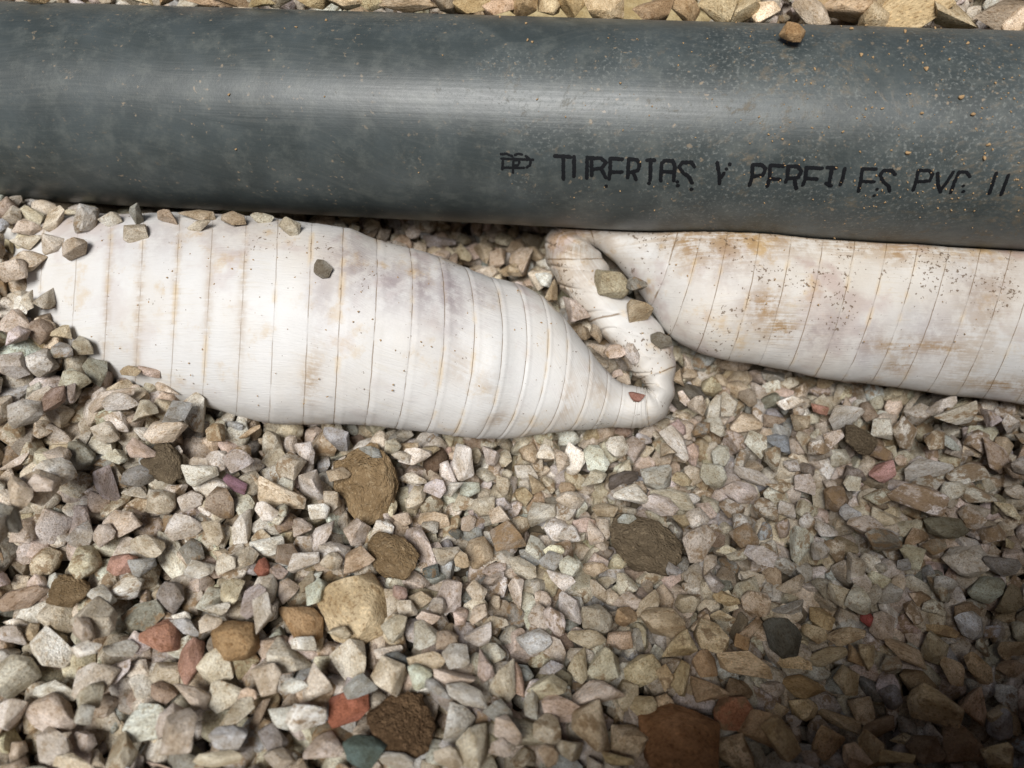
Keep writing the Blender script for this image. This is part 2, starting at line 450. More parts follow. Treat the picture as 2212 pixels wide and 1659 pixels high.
# ------------------------------------------------------------------ the kinked hose: one continuous sweep
# station: edge A, edge B (measured), bow, bulge toward the viewer (m), height of the centre (m), seam number
ST = [
 (-330, 500, -340, 860, 0, .030, -.020, -7.0),
 (-120, 478, -130, 730, 0, .030, -.004, -4.0),
 (100, 468, 82, 775, 0, .036, .018, -0.95), (300, 462, 280, 842, 0, .040, .025, 1.85), (480, 464, 456, 882, 0, .041, .028, 4.3),
 (605, 472, 585, 914, 0, .042, .028, 6.05), (741, 492, 720, 918, 2, .042, .028, 8), (813, 520, 787, 920, 8, .041, .027, 9),
 (882, 540, 852, 925, 18, .040, .026, 10), (942, 556, 914, 930, 28, .038, .025, 11), (999, 578, 970, 936, 36, .036, .023, 12),
 (1055, 597, 1022, 944, 42, .034, .022, 13), (1107, 608, 1070, 948, 44, .032, .020, 14), (1160, 632, 1115, 946, 40, .030, .018, 15),
 (1207, 674, 1162, 938, 36, .028, .016, 16), (1264, 742, 1222, 932, 26, .025, .013, 17), (1308, 796, 1275, 930, 14, .021, .011, 18),
 (1342, 826, 1322, 926, 8, .0175, .010, 19), (1374, 836, 1362, 926, 4, .0170, .010, 20), (1393, 840, 1402, 920, 0, .0165, .010, 21),
 (1398, 840, 1436, 896, 0, .0165, .010, 22), (1398, 836, 1454, 856, 0, .0165, .0105, 23), (1390, 826, 1459, 808, 0, .0165, .011, 24),
 (1366, 803, 1458, 770, 0, .0170, .012, 25), (1336, 764, 1448, 738, 4, .0165, .013, 26), (1301, 726, 1420, 700, 6, .017, .014, 27),
 (1268, 688, 1382, 664, 6, .018, .014, 28), (1234, 650, 1346, 632, 4, .0185, .015, 29), (1204, 612, 1322, 598, 0, .0195, .017, 30),
 (1182, 569, 1308, 564, 0, .021, .019, 31), (1178, 530, 1294, 543, 0, .021, .020, 32), (1190, 495, 1286, 535, 0, .020, .021, 33),
 (1230, 474, 1282, 533, 0, .016, .022, 34), (1296, 458, 1292, 538, 0, .018, .023, 35), (1365, 452, 1322, 562, 4, .020, .024, 36),
 (1425, 452, 1362, 606, 8, .022, .025, 37), (1472, 456, 1404, 662, 10, .025, .026, 38), (1520, 462, 1446, 724, 10, .028, .026, 39),
 (1572, 468, 1502, 760, 12, .030, .026, 40), (1640, 470, 1570, 779, 14, .031, .026, 41), (1708, 474, 1635, 791, 16, .031, .025, 42),
 (1776, 478, 1697, 801, 18, .031, .024, 43), (1844, 482, 1757, 811, 20, .031, .024, 44), (1912, 486, 1816, 820, 22, .031, .023, 45),
 (1980, 490, 1876, 829, 22, .031, .023, 46), (2048, 494, 1937, 838, 22, .031, .022, 47), (2116, 499, 2000, 847, 22, .031, .022, 48),
 (2184, 504, 2062, 855, 20, .031, .022, 49), (2300, 512, 2180, 868, 18, .031, .021, 50.8), (2460, 522, 2350, 885, 10, .030, .018, 53.2),
 (2680, 536, 2590, 905, 0, .028, .012, 56.5),
]
ST = np.array(ST, float)
nk = ST[:, 7]
ST[:, 7] = np.where(nk <= 21, nk, np.where(nk >= 38, nk - 12, 21 + (nk - 21) * 5 / 17))
SUB, NR = 26, 112
def catmull(P, sub):
    P = np.vstack([2 * P[0] - P[1], P, 2 * P[-1] - P[-2]])
    out = []
    for i in range(1, len(P) - 2):
        p0, p1, p2, p3 = P[i - 1:i + 3]
        for k in range(sub):
            t = k / sub
            out.append(0.5 * (2 * p1 + (p2 - p0) * t + (2 * p0 - 5 * p1 + 4 * p2 - p3) * t * t + (3 * p1 - p0 - 3 * p2 + p3) * t ** 3))
    out.append(P[-2])
    return np.array(out)
SS = catmull(ST, SUB)
u_lin = np.interp(np.linspace(0, len(ST) - 1, len(SS)), np.arange(len(ST)), ST[:, 7])
SS[:, 7] = u_lin
cen = np.array([at((r[0] + r[2]) / 2, (r[1] + r[3]) / 2, r[6]) for r in SS])
tan = np.gradient(cen, axis=0)
k9 = np.ones(15) / 15
tan = np.array([np.convolve(np.pad(tan[:, i], 7, mode='edge'), k9, 'valid') for i in range(3)]).T
tan /= np.linalg.norm(tan, axis=1)[:, None]
th = np.linspace(0, 2 * math.pi, NR, endpoint=False)
nS0 = len(SS)
HV = np.zeros((len(SS), NR, 3)); HU = np.zeros((len(SS), NR, 3))
for i, r in enumerate(SS):
    c = cen[i]; dz = depth_of(c)
    e1 = (RIGHT * (r[0] - r[2]) / 2 - UP * (r[1] - r[3]) / 2) * dz / FPX
    toc = CAM - c; toc /= np.linalg.norm(toc)
    u = r[7]; f = u - math.floor(u)
    ridge = math.exp(-((f - 0.16) / 0.075) ** 2) * 0.9 - math.exp(-(min(f, 1 - f) / 0.035) ** 2) * 0.55
    onneck = 1.0 if 20 < u < 26 else 0.0
    amp = np.interp(u, [-8, 4, 9, 16, 20, 26, 29, 60], [0.25, 0.3, 1.0, 1.1, 0.5, 0.5, 0.35, 0.3])
    d = 0.00027 * amp * ridge
    co, si = np.cos(th), np.sin(th)
    bow = r[4] * dz / FPX
    P = c + np.outer(co, e1) + np.outer(si * r[5], toc) + np.outer(np.maximum(si, 0) ** 1.2 * bow, tan[i])
    nrm = np.outer(co, e1 / np.linalg.norm(e1)) + np.outer(si, toc)
    for k in range(NR):
        q = P[k]
        w = mnoise.noise(Vector(q * 30)) * 0.0017 + mnoise.noise(Vector(q * 110)) * 0.00035
        if onneck:
            w += math.sin(u * 17 + 2.2 * math.cos(th[k]) + 2 * mnoise.noise(Vector(q * 60))) * 0.0007 * max(0.0, math.sin(math.pi * (u - 20) / 6))
            ph = u * 9.0 - 1.6 * co[k] + 1.2 * mnoise.noise(Vector(q * 45)); w -= 0.0014 * max(0.0, math.sin(math.pi * (u - 19.5) / 7)) * math.exp(-(math.sin(ph) / 0.22) ** 2) * max(0.0, 0.35 + 0.65 * co[k])
        P[k] = q + nrm[k] * (d + w)
    HV[i] = P
    # soil plus painted pipe shade: heavy under the pipe and round the kink
    HU[i, :, 0] = u
    HU[i, :, 1] = th / (2 * math.pi) * (np.linalg.norm(e1) / 0.04)
    HU[i, :, 2] = np.clip(np.clip((co + 0.15) * 1.1, 0, 1) * np.interp(u, [-5, 2, 6, 14, 20, 24, 28, 60], [.5, .4, .7, .6, .2, .7, 1.2, 1.2])
                          + np.interp(u, [18, 21, 24, 25.5, 28, 60], [0, .2, .55, .8, .4, .4]), 0, 1)
HS = np.zeros((nS0, NR, 3))
BLOB = [(0, 8.3, .36, 1.0, .07, .8), (0, 9.4, .35, .6, .06, .9), (0, 10.3, .36, .5, .08, 1.), (0, 11.2, .36, .6, .09, 1.), (0, 7.4, .30, .5, .06, .6), (0, 12.3, .38, .7, .05, .7), (0, 4.5, .40, 1.2, .05, .5),
        (0, 31.6, .18, .9, .07, .8), (0, 33.2, .17, .7, .06, .8), (0, 29.2, .22, .8, .06, .45), (0, 35.2, .2, 1.2, .08, .6),
        (1, 29.6, .22, .6, .04, 1.), (1, 30.2, .18, .7, .035, 1.), (1, 34.6, .12, .5, .03, 1.), (1, 34.2, .17, .9, .02, .9), (1, 35.6, .18, 1.5, .015, .9), (1, 26.5, .34, 1.2, .08, 1.), (1, 27.8, .36, 1.5, .06, .9),
        (1, 33.4, .36, .7, .03, .9), (1, 24.6, .3, 1.0, .2, .8), (1, 11.6, .22, .4, .03, .35), (1, 12.6, .20, .4, .03, .35), (1, 1.0, .25, .12, .2, .5), (1, 2.0, .25, .12, .2, .5), (1, 7.2, .16, .3, .05, .7), (1, 16.3, .2, .4, .08, .5), (1, 38.5, .1, 2., .03, .9), (1, 36.8, .2, 1., .2, .4), (1, 28.5, .37, 2.5, .05, .85), (1, 33., .38, 4.5, .04, .8), (0, 28., .30, 1.5, .06, .5), (0, 36.3, .3, 1.2, .08, .6), (1, 22.6, .42, .8, .06, .6), (1, 24., .40, .8, .08, .7), (1, 17.5, .3, .8, .06, .5), (1, 5.0, .28, .15, .12, .45), (1, 4.0, .27, .15, .1, .45), (1, 3.0, .30, .12, .12, .5), (1, 13.4, .12, .5, .03, .6), (0, 2.2, .38, 1.2, .05, .5)]  # soil smudges; brown along the upper right edge also paints the pipe's shade
# turn is measured from the upper edge (0) over the top (.25) to the lower edge (.5)
tq = th / (2 * math.pi)
for ch, bu, bt, su, stt, am in BLOB:
    bt = 0.5 - bt if ch >= 0 else bt
    HS[:, :, ch] = np.maximum(HS[:, :, ch], am * np.exp(-((SS[:, 7][:, None] - bu) / su) ** 2 - ((tq[None, :] - bt) / stt) ** 2))
HV = HV.reshape(-1, 3)
dd, rad = axis_dist(HV)                                # the hose gives way where the pipe presses on it
bad = dd < R_PIPE + 0.0008
HV[bad] += rad[bad] / dd[bad][:, None] * (R_PIPE + 0.0008 - dd[bad])[:, None]
print('hose verts pressed by pipe', int(bad.sum()), 'of', len(HV))
HF = []
nS = len(SS)
i_, k_ = np.meshgrid(np.arange(nS - 1), np.arange(NR), indexing='ij')
i_, k_ = i_.ravel(), k_.ravel(); k2 = (k_ + 1) % NR
HF = np.c_[i_ * NR + k_, i_ * NR + k2, (i_ + 1) * NR + k2, (i_ + 1) * NR + k_]
hme = mesh_np('wrapped_hose', HV, HF)
at_ = hme.attributes.new('uvh', 'FLOAT_VECTOR', 'POINT')
at_.data.foreach_set('vector', HU.reshape(-1, 3).astype(np.float32).ravel())
at2_ = hme.attributes.new('stain_shade', 'FLOAT_VECTOR', 'POINT')
at2_.data.foreach_set('vector', HS.reshape(-1, 3).astype(np.float32).ravel())
hose = link('flexible_hose', hme, M_HOSE)
tag(hose, 'flattened white ribbed hose with a tight double kink, half sunk in the gravel', 'hose')

# ------------------------------------------------------------------ lie of the land
def sstep(x, a, b):
    t = np.clip((x - a) / (b - a), 0, 1); return t * t * (3 - 2 * t)
Y_A = at(100, 1020, 0)[1]; Y_B = at(100, 850, 0)[1]
L_A = at(130, 650, 0.03)[:2]; L_B = at(450, 895, 0.0)[:2]
L_N = np.array((L_B[1] - L_A[1], -(L_B[0] - L_A[0]))); L_N /= np.linalg.norm(L_N)
if L_N[0] > 0: L_N = -L_N
def terrain(x, y):
    ya = P_AX[1] + AX[1] / AX[0] * x; za = P_AX[2] + AX[2] / AX[0] * x
    back = sstep(y, ya - 0.005, ya + 0.05) * (za + 0.026)
    back = back + np.clip(y - ya - 0.05, 0, 0.4) * 0.12
    # the gravel climbs towards the left and buries the end of the hose
    sd = (x - L_A[0]) * L_N[0] + (y - L_A[1]) * L_N[1]
    left = 0.053 * sstep(sd, -0.050, 0.045) * (0.62 + 0.38 * sstep(y, Y_A, Y_B))
    left = np.maximum(left, 0.052 * sstep(-x, 0.205, 0.268) * sstep(y, Y_A, Y_B))
    kp = at(1262, 690, 0.02); kd = np.array((0.62, -0.78)); ka = (x - kp[0]) * kd[0] + (y - kp[1]) * kd[1]; kb = (x - kp[0]) * kd[1] - (y - kp[1]) * kd[0]
    left = left + 0.024 * np.exp(-(ka / 0.035) ** 2 - (kb / 0.016) ** 2)
    und = 0.004 * np.sin(x * 17 + 1.0) * np.cos(y * 14 + 0.5)
    return np.maximum(back, left) + und * (y < ya)
gx = np.r_[-40, -15, -5, -2, -1.0, np.linspace(-0.6, 0.6, 121), 1.0, 2, 5, 15, 40]
gy = np.r_[-40, -15, -5, -2, -1.0, np.linspace(-0.5, 0.6, 111), 1.0, 2, 5, 15, 40]
GX, GY = np.meshgrid(gx, gy)
SOIL = 0.026
GZ = terrain(np.clip(GX, -0.7, 0.7), np.clip(GY, -0.6, 0.62)) - SOIL
GZ += sstep(GY, P_AX[1], P_AX[1] + 0.04) * 0.018 * np.exp(-((GX - 0.055) / 0.07) ** 2)
GV = np.c_[GX.ravel(), GY.ravel(), GZ.ravel()]
ny, nx = GX.shape
j_, i_ = np.meshgrid(np.arange(ny - 1), np.arange(nx - 1), indexing='ij'); j_, i_ = j_.ravel(), i_.ravel()
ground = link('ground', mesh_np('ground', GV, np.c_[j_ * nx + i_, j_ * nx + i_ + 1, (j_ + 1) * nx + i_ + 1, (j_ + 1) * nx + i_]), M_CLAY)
tag(ground, kind='structure')

# ------------------------------------------------------------------ stone shapes
def stone_proto(seed, npts, seg, sub, rough, flat=1.0, roundness=0.0):
    r = random.Random(seed)
    bm = bmesh.new()
    pts = []
    while len(pts) < npts:
        v = Vector((r.uniform(-1, 1), r.uniform(-1, 1), r.uniform(-1, 1)))
        if v.length > 1 or v.length < 0.55: continue
        v = v.normalized() * r.uniform(0.8 + 0.15 * roundness, 1.0)
        v = Vector((v.x, v.y * 0.8, v.z * 0.7 * flat))
        if all((v - p).length > 0.28 for p in pts): pts.append(v)
    for v in pts: bm.verts.new(v)
    g = bmesh.ops.convex_hull(bm, input=bm.verts)
    bmesh.ops.delete(bm, geom=[v for v in bm.verts if not v.link_faces], context='VERTS')
    bmesh.ops.dissolve_limit(bm, angle_limit=math.radians(14), verts=bm.verts, edges=bm.edges)
    bmesh.ops.bevel(bm, geom=bm.edges[:], offset=0.055 + 0.12 * roundness, segments=seg, profile=0.6, affect='EDGES', clamp_overlap=True)
    bmesh.ops.triangulate(bm, faces=bm.faces)
    if sub:
        for _ in range(sub):
            bmesh.ops.subdivide_edges(bm, edges=[e for e in bm.edges if e.calc_length() > 0.14], cuts=1, use_grid_fill=True)
            bmesh.ops.triangulate(bm, faces=bm.faces)
    bm.normal_update()
    off = Vector((seed * 3.7, seed * 1.3, 0))
    mv = [(v, v.co + v.normal * (mnoise.noise(v.co * 1.7 + off) * 0.10 * min(1, rough * 8) + mnoise.noise(v.co * 5 + off) * rough + (mnoise.noise(v.co * 13 + off) * rough * 0.55 if sub else 0))) for v in bm.verts]
    for v, c in mv: v.co = c
    V = np.array([v.co[:] for v in bm.verts])
    F = np.array([[v.index for v in f.verts] for f in (bm.verts.index_update() or bm.faces)])
    bm.free()
    lo, hi = V.min(0), V.max(0)
    V = (V - (lo + hi) / 2) / (hi - lo)
    return V, F

PROTO_HI = [stone_proto(100 + i, random.choice((9, 10, 11, 12, 14)), 2, 1, 0.024, random.choice((0.9, 1.1, 1.3)), random.choice((-0.1, 0, 0.1, 0.2))) for i in range(36)]
PROTO_LO = [stone_proto(300 + i, random.choice((9, 10, 11, 12, 14)), 1, 0, 0.022, random.choice((0.9, 1.1, 1.3)), random.choice((-0.1, 0, 0.15, 0.3))) for i in range(40)]
PROTO_CLOD = []
for i in range(5):
    V, F = stone_proto(500 + i, 13, 2, 3, 0.07, 1.1, 0.3)
    PROTO_CLOD.append((V, F))
print('proto tris', np.mean([len(f) for _, f in PROTO_HI]), np.mean([len(f) for _, f in PROTO_LO]), [len(f) for _, f in PROTO_CLOD])

def proto_mesh(name, VF, mat, crisp=True):
    me = mesh_np(name, VF[0], VF[1])
    if crisp: me.set_sharp_from_angle(angle=math.radians(28))
    me.materials.append(mat)
    return me
FILL = []
for _V, _F in PROTO_HI:
    a_, b_, c_ = _V[_F[:, 0]], _V[_F[:, 1]], _V[_F[:, 2]]
    FILL.append(abs(np.einsum('ij,ij->i', a_, np.cross(b_, c_)).sum() / 6))
BLOCKY = list(np.argsort(FILL)[::-1][:10])              # the fullest shapes, for the big single stones
ME_HI = [proto_mesh('stone_chip', p, M_STONE) for p in PROTO_HI]

PAL = {'t': (.43, .37, .29), 'g': (.44, .415, .37), 'w': (.58, .56, .52), 'b': (.30, .315, .325), 'o': (.38, .29, .18), 'n': (.25, .19, .13),
       'd': (.22, .205, .18), 'y': (.48, .415, .305), 'p': (.43, .34, .28), 'r': (.36, .20, .15), 'v': (.30, .25, .245), 'e': (.38, .385, .335),
       'm': (.38, .26, .24), 'k': (.09, .095, .10)}
for _k in PAL: PAL[_k] = tuple(min(0.8, v * f) for v, f in zip(PAL[_k], (1.36, 1.39, 1.45)))
for _k in PAL:
    if _k not in 'r':
        _m = np.mean(PAL[_k]); _g = np.array((1.075, 1.01, 0.88)) * _m
        PAL[_k] = tuple(np.array(PAL[_k]) * 0.62 + _g * 0.38)
WORD = {'t': 'tan', 'g': 'pale grey', 'w': 'off-white', 'b': 'blue-grey', 'o': 'ochre', 'n': 'brown', 'd': 'dark grey', 'y': 'cream', 'p': 'pinkish',
        'r': 'red', 'v': 'purplish', 'e': 'greenish', 'm': 'mauve', 'k': 'black'}

# ------------------------------------------------------------------ height field for settling stones
CELL = 0.0015
X0, X1, Y0, Y1 = -0.50, 0.50, -0.32, 0.38
NX, NY = int((X1 - X0) / CELL), int((Y1 - Y0) / CELL)
cx = X0 + (np.arange(NX) + 0.5) * CELL; cy = Y0 + (np.arange(NY) + 0.5) * CELL
CX, CY = np.meshgrid(cx, cy)
TT = terrain(CX, CY)
HB = TT - SOIL
HT = np.full_like(HB, -1.0)                # tops of hand-placed stones and of the hose
def cells(P):
    i = ((P[:, 0] - X0) / CELL).astype(int); j = ((P[:, 1] - Y0) / CELL).astype(int)
    ok = (i >= 0) & (i < NX) & (j >= 0) & (j < NY)
    return i, j, ok
# densify hose samples for the raster
hv3 = HV.reshape(nS, NR, 3)
for a in (0.0, 0.5):
    q = hv3 * (1 - a) + np.roll(hv3, 1, axis=1) * a
    q = q.reshape(-1, 3); i, j, ok = cells(q)
    np.maximum.at(HT, (j[ok], i[ok]), q[ok, 2])
HOSE_TOP = HT.copy()
HC = np.full_like(HB, -1.0)               # tops of the large named stones and clods

def rot_matrix(yaw, tx, ty):
    return np.array(Matrix.Rotation(yaw, 3, 'Z') @ Matrix.Rotation(tx, 3, 'X') @ Matrix.Rotation(ty, 3, 'Y'))

def fields(P):
    i, j, ok = cells(P)
    i, j, z = i[ok], j[ok], P[ok, 2]
    key = j * NX + i
    uk, inv = np.unique(key, return_inverse=True)
    bot = np.full(len(uk), 9.0); np.minimum.at(bot, inv, z)
    top = np.full(len(uk), -9.0); np.maximum.at(top, inv, z)
    return uk // NX, uk % NX, bot, top

def samples(VF):
    V, F = VF
    return np.vstack([V, V[F].mean(1)])
SMP_HI = [samples(p) for p in PROTO_HI]; SMP_LO = [samples(p) for p in PROTO_LO]; SMP_CL = [samples(p) for p in PROTO_CLOD]

